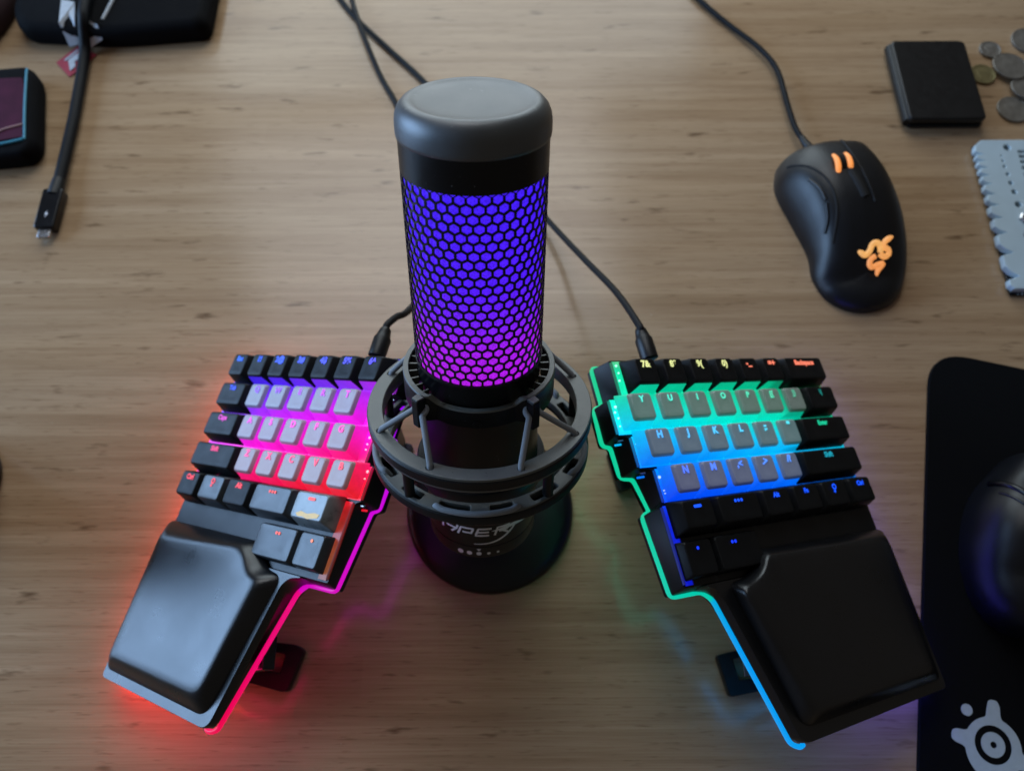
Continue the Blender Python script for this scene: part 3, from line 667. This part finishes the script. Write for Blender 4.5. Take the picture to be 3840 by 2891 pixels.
        b.add([(x, y + 0.6, 0.0) for x, y in P], [tuple(range(len(P)))]); b.obj('worn_print', 'gold', k, 0)
        keycap(79.5, 112, -99.3, 2, 'f', lcol=(0.85, 0.10, 0.07), zt=-4, h=5.6, inset=1.2, iy=0.9, lo=(0.6, 4.6))
        keycap(112, 132.6, -99.3, 1, 'f', lcol=(0.9, 0.20, 0.08), zt=-4, h=5.6, inset=1.2, iy=0.9, lo=(0.2, 4.6))
    else:
        yel, ora = (0.52, 0.55, 0.22), (0.75, 0.17, 0.10)
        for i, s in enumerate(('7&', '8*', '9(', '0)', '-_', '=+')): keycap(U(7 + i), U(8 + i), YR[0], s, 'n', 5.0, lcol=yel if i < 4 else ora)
        keycap(U(13), U(15), YR[0], 'Backspace', 'b', 4.1, lcol=ora)
        for i, s in enumerate(('Y', 'U', 'I', 'O', 'P', '[{', ']}')): keycap(U(6.5 + i), U(7.5 + i), YR[1], s, 'w', 4.6 if i < 5 else 4.2)
        keycap(U(13.5), U(15), YR[1], '\\|', 'b', 4.0, lcol=(0.0, 0.16, 0.14))
        for i, s in enumerate(('H', 'J', 'K', 'L', ';:', '\'"')): keycap(U(6.75 + i), U(7.75 + i), YR[2], s, 'w')
        keycap(U(12.75), U(15), YR[2], 'Enter', 'b', 3.8, lcol=(0.0, 0.42, 0.22), lo=(-1.5, 3.6))
        for i, s in enumerate(('N', 'M', ',<', '.>', '/?')): keycap(U(7.25 + i), U(8.25 + i), YR[3], s, 'w')
        keycap(U(12.25), U(15), YR[3], 'Shift', 'b', 4.1, lcol=(0.0, 0.22, 0.30), lo=(-2, 3.6))
        blu = (0.0, 0.07, 0.90)
        for (a, c), s in zip(((136, 160), (160, 192.5), (192.5, 216.5), (216.5, 240), (240, 263.8), (263.8, 286.5)), (DASH, 3, 'Alt', 'Fn', 'ICON', 'Ctrl')):
            keycap(a, c, YR[4] + 0.6, s, 'b', 3.6, lcol=blu, inset=2)
        keycap(134.2, 154.6, -99.4, 1, 'b', lcol=(0.0, 0.03, 0.85), zt=-4, h=5.6, inset=1.2, iy=0.9, lo=(-0.6, 4.6))
        keycap(154.6, 187, -99.4, 2, 'b', lcol=(0.0, 0.03, 0.85), zt=-4, h=5.6, inset=1.2, iy=0.9, lo=(-2.6, 4.6))
    return root
KL, KR = keyboard('L'), keyboard('R')

# ------------------------------------------------------------------ usb cables to the keyboard halves (metres -> mm)
def cable_thing(name, label, plug, path, r):
    o = thing(name, label, 'cable', group='cables of the keyboard halves')
    mm = lambda l: [tuple(1000 * x for x in p) for p in l]
    B().tube(spline(mm(path), 10), r, 12).obj('cord', 'cable', o, 60)
    a, c = [Vector(p) * 1000 for p in plug]; d = (c - a)
    B().tube([tuple(a + d * k) for k in (0, .02, .62, .68, .86, .93, 1.0)], [4.3, 4.9, 4.9, 4.2, 3.4, 3.2, 2.4], 16).obj('plug', 'black', o, 50)
    return o
def kw(side, p):
    Mx, t, X0 = POSE[side]; return t + Mx @ Vector(((p[0] - X0) * 0.001, (p[1] + 28.575) * 0.001, p[2] * 0.001))
pL0, pL1 = kw('L', (109.6, 9.0, -14)), kw('L', (109, 27, -14)); pR0, pR1 = kw('R', (160.4, 9.0, -14)), kw('R', (160.1, 28, -14))
cable_thing('usb_cable', 'thin black cable plugged into the keyboard half with the red lights', (pL0, pL1),
    [tuple(pL1 - (pL1 - pL0) * 0.1), tuple(pL1 + (pL1 - pL0) * 0.12), (-0.0655, 0.200, 0.074), (-0.0602, 0.2124, 0.06), (-0.0535, 0.2568, 0.02), (-0.0576, 0.3234, 0.0026), (-0.0698, 0.3765, 0.0024), (-0.0874, 0.4193, 0.0024), (-0.1015, 0.4476, 0.003), (-0.1166, 0.4856, 0.0075), (-0.1288, 0.5256, 0.004), (-0.142, 0.58, 0.0024)], 2.0)
cable_thing('usb_cable', 'thin black cable plugged into the keyboard half with the green lights', (pR0, pR1),
    [tuple(pR1 - (pR1 - pR0) * 0.1), tuple(pR1 + (pR1 - pR0) * 0.12), (0.0621, 0.2235, 0.06), (0.0464, 0.262, 0.035), (0.0265, 0.3052, 0.012), (-0.0184, 0.3741, 0.0026), (-0.0652, 0.4381, 0.0024), (-0.0958, 0.4734, 0.0024), (-0.1195, 0.5004, 0.0024), (-0.1375, 0.5256, 0.0024), (-0.17, 0.58, 0.0024)], 2.0)

# ------------------------------------------------------------------ computer mouse with amber emblem
def dome(outline, spine, hfun, levels=12, X=None, power=0.62):
    """closed smooth outline (mm) drawn up over a spine segment"""
    a, c = Vector(spine[0]), Vector(spine[1]); loops = []; ax = c - a
    for k in range(levels + 1):
        t = k / levels; f = math.cos(t * math.pi / 2) ** power if t < 1 else 0.0
        g = math.sin(t * math.pi / 2); L = []
        for x, y in outline:
            p = Vector((x, y)); s = max(0, min(1, (p - a).dot(ax) / ax.length_squared)); q = a + ax * s
            w_ = q + (p - q) * f; s2 = (w_ - a).dot(ax) / ax.length_squared
            L.append((w_.x, w_.y, 1.0 + hfun(s2) * g))
        loops.append(L)
    return loops
def smooth_loop(pts, n=6):
    N = len(pts); out = []
    for i in range(N):
        a, b_, c, d = [Vector(pts[(i + k) % N]) for k in (-1, 0, 1, 2)]
        for k in range(n):
            t = k / n; out.append(tuple(0.5 * ((2 * b_) + (c - a) * t + (2 * a - 5 * b_ + 4 * c - d) * t * t + (3 * b_ - a - 3 * c + d) * t ** 3)))
    return out
ms = thing('computer_mouse', 'black corded computer mouse with a glowing amber emblem and scroll wheel', 'mouse', (0.235, 0.30, 0))
def XO(o): return lambda p: Vector(p) * 0.001 - o.location
mo = smooth_loop([(217, 367.5), (203, 361.5), (196.5, 358.5), (192.8, 353), (190.8, 335), (199.5, 306), (206, 284), (207, 264), (216, 247), (235, 239), (258, 246), (270, 267), (272.5, 297), (267, 330), (260.5, 355), (258.5, 362), (255, 365.5), (246, 366.5), (233, 368.5)], 5)
hm = lambda s: 13 + 25 * math.sin(math.pi * max(0, min(1, (s * 0.80 + 0.18))) ** 0.9) ** 0.9 if s < 1.4 else 13
lo = dome(mo, ((229, 357), (238, 262)), hm, 12)
b = B(XO(ms)); b.loft([[(x, y, 0.4) for x, y, z in lo[0]]] + lo, True, False); shell = b.obj('mouse_shell', 'mousem', ms, 60)
bvh = BVHTree.FromPolygons([tuple(Vector(v)) for v in b.v], b.f)
def drop(x, y, off=0.15):
    o = Vector((x, y, 200)) * 0.001 - ms.location; h, n_, i, d = bvh.ray_cast(o, Vector((0, 0, -1)))
    z = (h.z * 1000 if h else 5); return (x, y, z + off)
def on_mouse(name, path, r, m, parent=ms, colr=None, off=0.0, flat=None):
    P = [drop(x, y, off) for x, y in path]; b = B(XO(ms)); b.tube(P, r, 8, cols=[colr] * len(P) if colr else None); return b.obj(name, m, parent, 60)
sp2 = lambda pts, n=6: [q[:2] for q in spline([(x, y, 0) for x, y in pts], n)]
on_mouse('button_seam', sp2([(195, 345), (206, 333), (214, 318), (217, 300), (215, 280)]), 0.85, 'hole')
on_mouse('side_button', sp2([(203.5, 326), (208.5, 317), (211.3, 308)]), 1.5, 'mousem', off=-0.7)
on_mouse('side_button', sp2([(211.6, 305.5), (212.4, 296), (211.2, 288)]), 1.5, 'mousem', off=-0.7)
on_mouse('button_split', sp2([(232, 361), (233, 345), (237, 325), (242, 304)]), 0.85, 'hole')
ws = on_mouse('wheel_slot', sp2([(225.5, 338), (229.5, 325), (235.5, 308)]), 3.7, 'hole', off=-2.2)
wl = B(XO(ms)); wd = Vector((0.16, -0.985)); wc = Vector((223.5, 334.5))
for k in range(1):
    pz = drop(wc.x, wc.y)[2]
    loops = []
    for xx, rr in ((-4.2, 8.6), (-3.4, 9.6), (3.4, 9.6), (4.2, 8.6)):
        side_v = Vector((wd.y, -wd.x)); L = []
        for q in range(28):
            a = 2 * math.pi * q / 28; p = wc + (-side_v) * xx + wd * (rr * math.cos(a)); L.append((p.x, p.y, pz - 6.2 + rr * math.sin(a)))
        loops.append(L)
    wl.loft(loops)
wh = wl.obj('scroll_wheel', 'black', ms, 40)
amb = (0.95, 0.30, 0.06)
for xx in (-4.2, 4.2):
    side_v = Vector((wd.y, -wd.x)); L = []
    for q in range(12):
        a = R(8 + 120 * q / 11); p = wc + (-side_v) * xx + wd * (9.3 * math.cos(a)); L.append((p.x, p.y, pz - 6.2 + 9.5 * math.sin(a)))
    b = B(XO(ms)); b.tube(L, [1.0 + 0.9 * math.sin(math.pi * q / 11) for q in range(12)], 10, cols=[amb] * 12); b.obj('wheel_light', 'amber', wh, 60)
# three intertwined snake-like strokes
EZ = [[(886, 1000), (915, 1016), (950, 1030), (978, 1000), (988, 955), (1022, 940), (1056, 968), (1070, 1008)],
      [(1145, 888), (1112, 908), (1084, 935), (1086, 970), (1128, 985), (1140, 1016), (1108, 1036), (1064, 1016)],
      [(1090, 1170), (1086, 1130), (1112, 1086), (1076, 1092), (1030, 1110), (1004, 1090), (1006, 1056), (1034, 1036)]]
E = [[(225.1 + 0.0831 * (x - 880) - 0.01805 * (y - 1000), 268.0 + 0.0003 * (x - 880) - 0.0959 * (y - 1000)) for x, y in st] for st in EZ]
E = [[(x + 5.0, 271.5 + 0.86 * (y - 265)) for x, y in st] for st in E]
for k, st in enumerate(E):
    st2 = sp2(st, 5); n = len(st2)
    P = [drop(x, y, -0.55) for x, y in st2]; b = B(XO(ms)); c = (0.78, 0.37 - 0.05 * k, 0.10 - 0.015 * k)
    b.tube(P, [0.9 + 1.2 * min(1, i / 5) for i in range(n)], 8, cols=[c] * n); b.obj('glowing_emblem', 'amber', ms, 60)
mc = [(0.2205, 0.362, 0.011), (0.2165, 0.3715, 0.0095), (0.2109, 0.3895, 0.0075), (0.2084, 0.4135, 0.0065), (0.2055, 0.4474, 0.0055), (0.1947, 0.471, 0.0045), (0.1757, 0.4953, 0.003), (0.1561, 0.5204, 0.003), (0.12, 0.575, 0.003)]
B(XO(ms)).tube(spline([tuple(1000 * x for x in p) for p in mc], 10), 2.1, 12).obj('cord', 'cable', ms, 60)
B(XO(ms)).tube([(222, 360, 11), (219, 366.5, 10.3), (215.8, 373, 9.2), (213.6, 380, 8.4)], [3.6, 3.4, 2.9, 2.3], 14).obj('strain_relief', 'black', ms, 60)

# ------------------------------------------------------------------ wallet
wa = thing('wallet', 'small black leather wallet lying beside the coins', 'wallet', (0.324, 0.432, 0))
Xw = XO(wa)
o0 = rrect(296.5, 354, 394.5, 470.5, 4); o1 = rrect(294.4, 351.6, 393, 469.8, 4)
mid = rrect(297.5, 352.6, 395.5, 469.6, 3)
B(Xw).loft([[(x, y, 0.3) for x, y in o0], [(x, y, 3.2) for x, y in o0]]).obj('back_cover', 'leather', wa, 30, 0.8)
B(Xw).loft([[(x, y, 3.0) for x, y in mid], [(x, y, 8.8) for x, y in mid]]).obj('card_pocket', 'cloth', wa, 30)
B(Xw).loft([[(x, y, 8.0) for x, y in o1], [(x, y, 11.4) for x, y in o1], [(323 + (x - 323) * 0.965, 431.4 + (y - 431.4) * 0.97, 12.4) for x, y in o1]]).obj('front_cover', 'leather', wa, 30, 0.7)
B(Xw).tube([(297.6, 396, 6), (297.2, 430, 6.2), (297.4, 468, 6)], 5.2, 14).obj('folded_spine', 'leather', wa, 60)

# ------------------------------------------------------------------ coins
coins = [(378.2, 471, 8.4, 0.2, 'coin', 'small silver coin alone at the upper left of the coin pile'),
         (366.5, 446, 9.6, 0.2, 'brass', 'dull brass coin tucked against the wallet'),
         (410, 480, 12.6, 0.2, 'coin', 'large silver coin farthest back in the coin pile'),
         (388.2, 452.0, 13.6, 2.3, 'coin', 'large silver coin lying over the others in the middle of the pile'),
         (396, 447, 10.6, 0.2, 'brass', 'brass coin mostly covered by the large middle coin'),
         (395.2, 430.2, 11.8, 2.1, 'coin', 'silver coin overlapping the nearest coin of the pile'),
         (381.6, 411.6, 12.0, 0.2, 'coin', 'silver coin nearest the white gauge card')]
for i, (x, y, r, z, m, lab) in enumerate(coins):
    o = thing('coin', lab, 'coin', (x * .001, y * .001, z * .001), 'coins on the desk')
    if i in (3, 5): o.rotation_euler = (R(-3), R(2.5), 0)
    B().lathe([(0.01, 0), (r - .2, 0), (r, .25), (r, 1.5), (r - .25, 1.75), (r - 0.9, 1.75), (r - 1.1, 1.5), (0.01, 1.5)], 48).obj('coin_blank', m, o, 40)
    pr = B()                                               # raised portrait-like relief
    P = [(0.52 * r * math.cos(a) * (1 + 0.12 * math.sin(3 * a + i)), 0.6 * r * math.sin(a) * (1 + 0.1 * math.cos(2 * a + i)), 1.5) for a in [2 * math.pi * k / 28 for k in range(28)]]
    pr.loft([P, [(x_ * 0.92, y_ * 0.92, 1.60) for x_, y_, z_ in P], [(x_ * 0.3, y_ * 0.3, 1.66) for x_, y_, z_ in P]], False, True); pr.obj('relief', m, o, 60)

# ------------------------------------------------------------------ white gauge card at the right edge
ga = thing('gauge_card', 'white plastic gauge card with graded teeth and holes beside the black mouse', 'gauge', (0.39, 0.315, 0))
Xg = XO(ga)
ty = [370.5, 364.3, 358.6, 352.4, 345.6, 337.9, 329.2, 319.6, 308.8, 296.0, 279.5, 260.5]
edge = [(440, 378), (346, 378), (340.5, 373.5)]
for k, y in enumerate(ty):
    pn = ty[k + 1] if k + 1 < len(ty) else 251
    pitch = y - pn; dp = min(7.5, 2.6 + 0.32 * pitch); x = 339.5 - 0.02 * (371 - y)
    edge += [(x, y + 0.02 * pitch), (x - 0.3, y - 0.42 * pitch), (x + dp * 0.35, y - 0.66 * pitch)]
    if k + 1 < len(ty): edge += [(x + dp, y - 0.84 * pitch)]
edge += [(338.6, 253.6), (440, 253.6)]
holes = [circle(363.2, 371.0, 2.5, 18)]
for zx, zy, r in ((750, 290, .6), (760, 335, .75), (770, 390, .95), (795, 460, 1.25), (815, 540, 1.5), (840, 622, 1.8), (867, 735, 2.3), (930, 1010, 3.0), (965, 1215, 3.6)):
    y = 378 - (zy - 135) * 0.0945; x = 337.5 + (zx - 545 - (zy - 135) * 0.205) * 0.0705 + 7.5; holes.append(circle(x, y, r, 16))
for k, zy in enumerate((250, 295, 345, 400, 465, 540, 620)):
    y = 378 - (zy - 135) * 0.0945; holes.append(rrect(370.2 - 0.1 * k, 377.0, y - 1.0 - .08 * k, y + 1.0 + .08 * k, 0.6, 2))
link('card_plate', fill([edge] + holes, 2.2, 7.4, 0.7, Xg), 'white', ga, 30)
B(Xg).prism([(341.8, 376.5), (440, 376.5), (440, 251.6), (339.5, 251.6), (338.9, 258), (341.0, 300)], 0.3, 2.15).obj('backing_plate', 'gloss', ga, 0, 0.4)
B(Xg).lathe([(5.2, 7.2), (5.2, 8.4), (4.0, 9.6), (2.2, 10.0), (2.0, 9.2), (0.01, 9.2)], 6, center=(361, 309)).obj('bolt', 'steel', ga, 20)
for k in range(9):
    B(Xg).box(344 + 2.6 * k, 344 + 2.6 * k + (1.4 if k % 3 else 0.7), 251.9, 253.0, 2.1, 2.3).obj('printed_mark', 'white', ga, 0)

# ------------------------------------------------------------------ mouse mat with pale emblem
mp = thing('mouse_mat', 'black cloth mouse mat with a pale round emblem at the lower right', 'mouse mat', (0.36, 0.02, 0))
ux, uy = Vector((0.972, -0.235)), Vector((-0.228, -0.974))
cr = Vector((275.5, 211.0))
def pm(u, v): q = cr + ux * u + uy * v; return (q.x, q.y)
pad = fillet([pm(0, 0), pm(250, 0), pm(250, 330), pm(0, 330)], [26, 26, 26, 26], 10)
B(XO(mp)).loft([[(x, y, 0.2) for x, y in pad], [(x, y, 2.4) for x, y in pad], [(cr.x + 80 + (x - cr.x - 80) * .9965, cr.y - 170 + (y - cr.y + 170) * .9965, 3.0) for x, y in pad]]).obj('mat_cloth', 'fabric', mp, 40)
cx, cy = 260.3, -26.0
blob = []
for k in range(90):
    a = R(4 * k); r = 15.0 + 2.2 * max(0, math.cos(a - R(250))) ** 2
    for a0, amp, wd_ in ((R(77), 9.2, 0.185), (R(162), 7.4, 0.20), (R(330), 6.0, 0.2)):
        d = (a - a0 + math.pi) % (2 * math.pi) - math.pi; r += amp / (1 + math.exp((abs(d) - wd_) * 34))
    blob.append((cx + r * math.cos(a), cy + r * math.sin(a)))
link('emblem_outer', fill([fillet(blob, 1.6, 3), circle(cx, cy + 1, 9.8, 48)], 3.02, 3.16, 0, XO(mp)), 'matprint', mp, 0)
link('emblem_inner', fill([circle(cx, cy + 1, 6.4, 40), circle(cx + .2, cy + 1, 1.7, 20)], 3.02, 3.16, 0, XO(mp)), 'matprint', mp, 0)
link('emblem_dot', fill([circle(250, -7.4, 3.1, 24)], 3.02, 3.16, 0, XO(mp)), 'matprint', mp, 0)

# ------------------------------------------------------------------ rounded pointing device on the mat
tb = thing('trackball_mouse', 'dark rounded pointing device on the mouse mat, cut off by the right edge', 'mouse', (0.305, 0.085, 0))
tl = smooth_loop([(312, 137), (291, 124), (276, 108), (267, 88), (263.5, 68), (266, 48), (277, 34), (296, 29), (318, 36), (336, 58), (342, 88), (334, 120)], 5)
lo = dome(tl, ((308, 112), (298, 58)), lambda s: 33 + 8 * math.sin(math.pi * max(0, min(1, s))), 10, power=0.5)
lo = [[(x, y, z + 2.6) for x, y, z in l] for l in lo]
b = B(XO(tb)); b.loft([[(x, y, 3.1) for x, y, z in lo[0]]] + lo, True, False); b.obj('mouse_shell', 'mousem', tb, 60)
bv2 = BVHTree.FromPolygons([tuple(Vector(v)) for v in b.v], b.f)
def drop2(x, y, off=0.0):
    h, n_, i, d = bv2.ray_cast(Vector((x, y, 200)) * .001 - tb.location, Vector((0, 0, -1))); return (x, y, (h.z * 1000 if h else 30) + off)
P = [drop2(*q, -0.1) for q in sp2([(281, 108), (286, 98), (292, 86), (300, 72)])]
B(XO(tb)).tube(P, 0.9, 8).obj('button_seam', 'gloss', tb, 60)
P = [drop2(*q, -0.8) for q in sp2([(284, 116), (290, 104), (298, 90)])]
B(XO(tb)).tube(P, 2.2, 8).obj('side_button', 'gloss', tb, 60)

# ------------------------------------------------------------------ thick usb-c lead, bags and pouches at the left
uc = thing('usb_c_cable', 'thick black cable with a bare metal connector tip on the left of the desk', 'cable', (-0.3273, 0.32, 0))
pts = [(-326.9, 343, 5), (-327.0, 350, 4.7), (-328.1, 394, 4.6), (-329.2, 415.7, 4.6), (-331.7, 453, 4.8), (-332.8, 470, 6.5), (-331.5, 480, 14), (-330.0, 486, 20), (-330.6, 500, 22.5), (-332, 560, 22.5)]
B(XO(uc)).tube(spline(pts, 8), 4.1, 16).obj('cord', 'cable', uc, 60)
B(XO(uc)).tube([(-327.1, 334, 5.2), (-327.0, 340, 5.1), (-326.9, 348, 4.9)], [5.0, 4.9, 4.4], 16).obj('strain_relief', 'black', uc, 50)
q = rrect(-334.4, -320.2, 305.2, 338, 1.6)
B(XO(uc)).loft([[(x, y, 0.6) for x, y in q], [(x, y, 8.6) for x, y in q]]).obj('plug', 'gloss', uc, 30, 1.0)
q = rrect(-331.6, -322.8, 298.6, 305.6, 0.6)
B(XO(uc)).loft([[(x, y, 3.4) for x, y in q], [(x, y, 6.2) for x, y in q]]).obj('connector_tip', 'steel', uc, 30, 0.8)
B(XO(uc)).add([(-328.6, 316.5, 8.75), (-326.6, 319, 8.75), (-327.2, 316.9, 8.75), (-325.6, 316.7, 8.75), (-328.0, 313.4, 8.75), (-327.4, 316.0, 8.75)], [(0, 1, 2, 3, 4, 5)]).obj('bolt_mark', 'silver', uc, 0)

bag = thing('pouch', 'black fabric pouch at the top left with white and red tags', 'pouch', (-0.31, 0.52, 0))
q = fillet([(-236.8, 484), (-310, 476.5), (-382, 482), (-392, 500), (-392, 640), (-236.8, 640)], [9, 20, 14, 8, 5, 5], 5)
def sq(k, z): return [(-314 + (x + 314) * k, 556 + (y - 556) * k, z) for x, y in q]
B(XO(bag)).loft([sq(0.985, 0.3), sq(1.0, 3), sq(1.0, 12), sq(0.975, 16.5), sq(0.9, 18)]).obj('pouch_body', 'cloth', bag, 70)
B(XO(bag)).tube([(-317, 489, 17.6), (-314, 500, 18.6), (-311, 516, 18.6)], 1.3, 8).obj('zip_pull', 'whitetag', bag, 60)
def sheet(b, top, z0, z1, thick=0.5):
    n = len(top); zz = [z0 + (z1 - z0) * t for _, _, t in top]
    b.loft([[(x, y, z) for (x, y, t), z in zip(top, zz)], [(x, y, z + thick) for (x, y, t), z in zip(top, zz)]]); return b
sheet(B(XO(bag)), [(-352, 508, 1), (-341, 505, 1), (-337, 484, .97), (-338, 475.5, .2), (-346, 474, .12), (-349, 484, .97)], 3, 19.5).obj('white_tag', 'whitetag', bag, 0)
sheet(B(XO(bag)), [(-335, 492, 1), (-329, 488, 1), (-319, 482, .97), (-318.5, 476.5, .4), (-330, 473, .1), (-334, 474.5, .2)], 3.2, 19.3).obj('white_tag', 'whitetag', bag, 0)
rt_ = sheet(B(XO(bag)), [(-356.6, 462.6, 0), (-343, 448, 0), (-326, 470, 0.2), (-342, 478.4, 0.5)], 0.5, 3).obj('red_tag', 'redtag', bag, 0)
B(XO(bag)).prism([(-347, 464), (-343, 453), (-340, 458), (-341.5, 463), (-337.5, 466), (-340, 472)], 1.8, 2.0).obj('tag_print', 'whitetag', rt_, 0)
B(XO(bag)).prism([(-350, 464.4), (-348.6, 463.2), (-340.5, 474.2), (-342, 475)], 1.7, 1.95).obj('tag_print', 'whitetag', rt_, 0)

rd = thing('cloth_bag', 'dark red cloth bundle in the top left corner', 'bag', (-0.44, 0.52, 0))
q = fillet([(-399, 600), (-399, 505), (-412, 474), (-440, 462), (-520, 470), (-520, 600)], [4, 18, 14, 10, 5, 5], 5)
def sr(k, z): return [(-455 + (x + 455) * k, 540 + (y - 540) * k, z) for x, y in q]
B(XO(rd)).loft([sr(0.98, 0.3), sr(1, 4), sr(0.99, 14), sr(0.94, 22), sr(0.8, 25)]).obj('bundle', 'redcloth', rd, 75)
B(XO(rd)).tube(spline([(-402, 520, 22), (-412, 500, 23), (-430, 488, 24.5), (-460, 486, 26)], 5), 1.2, 8).obj('seam', 'redcloth', rd, 60)

cs = thing('soft_case', 'dark plum zip case with teal piping at the left edge', 'case', (-0.38, 0.40, 0))
q = fillet([(-360, 441), (-352, 432), (-338.5, 368), (-343, 358.5), (-364, 355.5), (-450, 350), (-450, 432), (-400, 437)], [4, 8, 7, 5, 8, 4, 4, 4], 5)
def sk(k, z): return [(-394 + (x + 394) * k, 398 + (y - 398) * k, z) for x, y in q]
B(XO(cs)).loft([sk(0.97, 0.3), sk(1.0, 4), sk(1.0, 11), sk(0.965, 15), sk(0.90, 16)]).obj('case_body', 'cloth', cs, 70)
q2 = [(-361.5, 428), (-358, 420), (-348.3, 372.5), (-368, 368.5), (-445, 366), (-445, 424)]
B(XO(cs)).prism(q2, 15.2, 16.7).obj('plum_panel', 'purple', cs, 0, 0.4)
B(XO(cs)).tube(spline([(-361, 438, 14.8), (-358.6, 428, 16), (-352.5, 398, 16.4), (-346.6, 371, 16)], 6), 0.9, 8).obj('piping', 'teal', cs, 60)
B(XO(cs)).tube(spline([(-347.2, 370.5, 16.4), (-358, 367, 16.7), (-372, 365.5, 16.8), (-440, 364, 16.8)], 6), 1.2, 8).obj('piping', 'teal', cs, 60)
B(XO(cs)).tube([(-350.6, 383.6, 16.9), (-362, 379.5, 17.0), (-370, 375, 17.0), (-384, 380, 17.0)], 0.8, 8).obj('printed_line', 'peach', cs, 60)

cs.location = (-0.3855, 0.4045, 0)
cup = thing('mug', 'dark mug whose base edge just enters at the left edge', 'mug', (-0.3475, 0.124, 0))
B().lathe([(0.01, 0.3), (29, 0.3), (31.6, 2), (32, 5), (32, 88), (31, 90), (29.6, 88), (29.4, 8), (0.01, 6)], 64).obj('mug_body', 'gloss', cup, 40)
hd = [(-31, 0, 72), (-46, 0, 72), (-53, 0, 60), (-53, 0, 38), (-46, 0, 24), (-31, 0, 22)]
B().tube(spline(hd, 6), 4.5, 12).obj('handle', 'gloss', cup, 60)
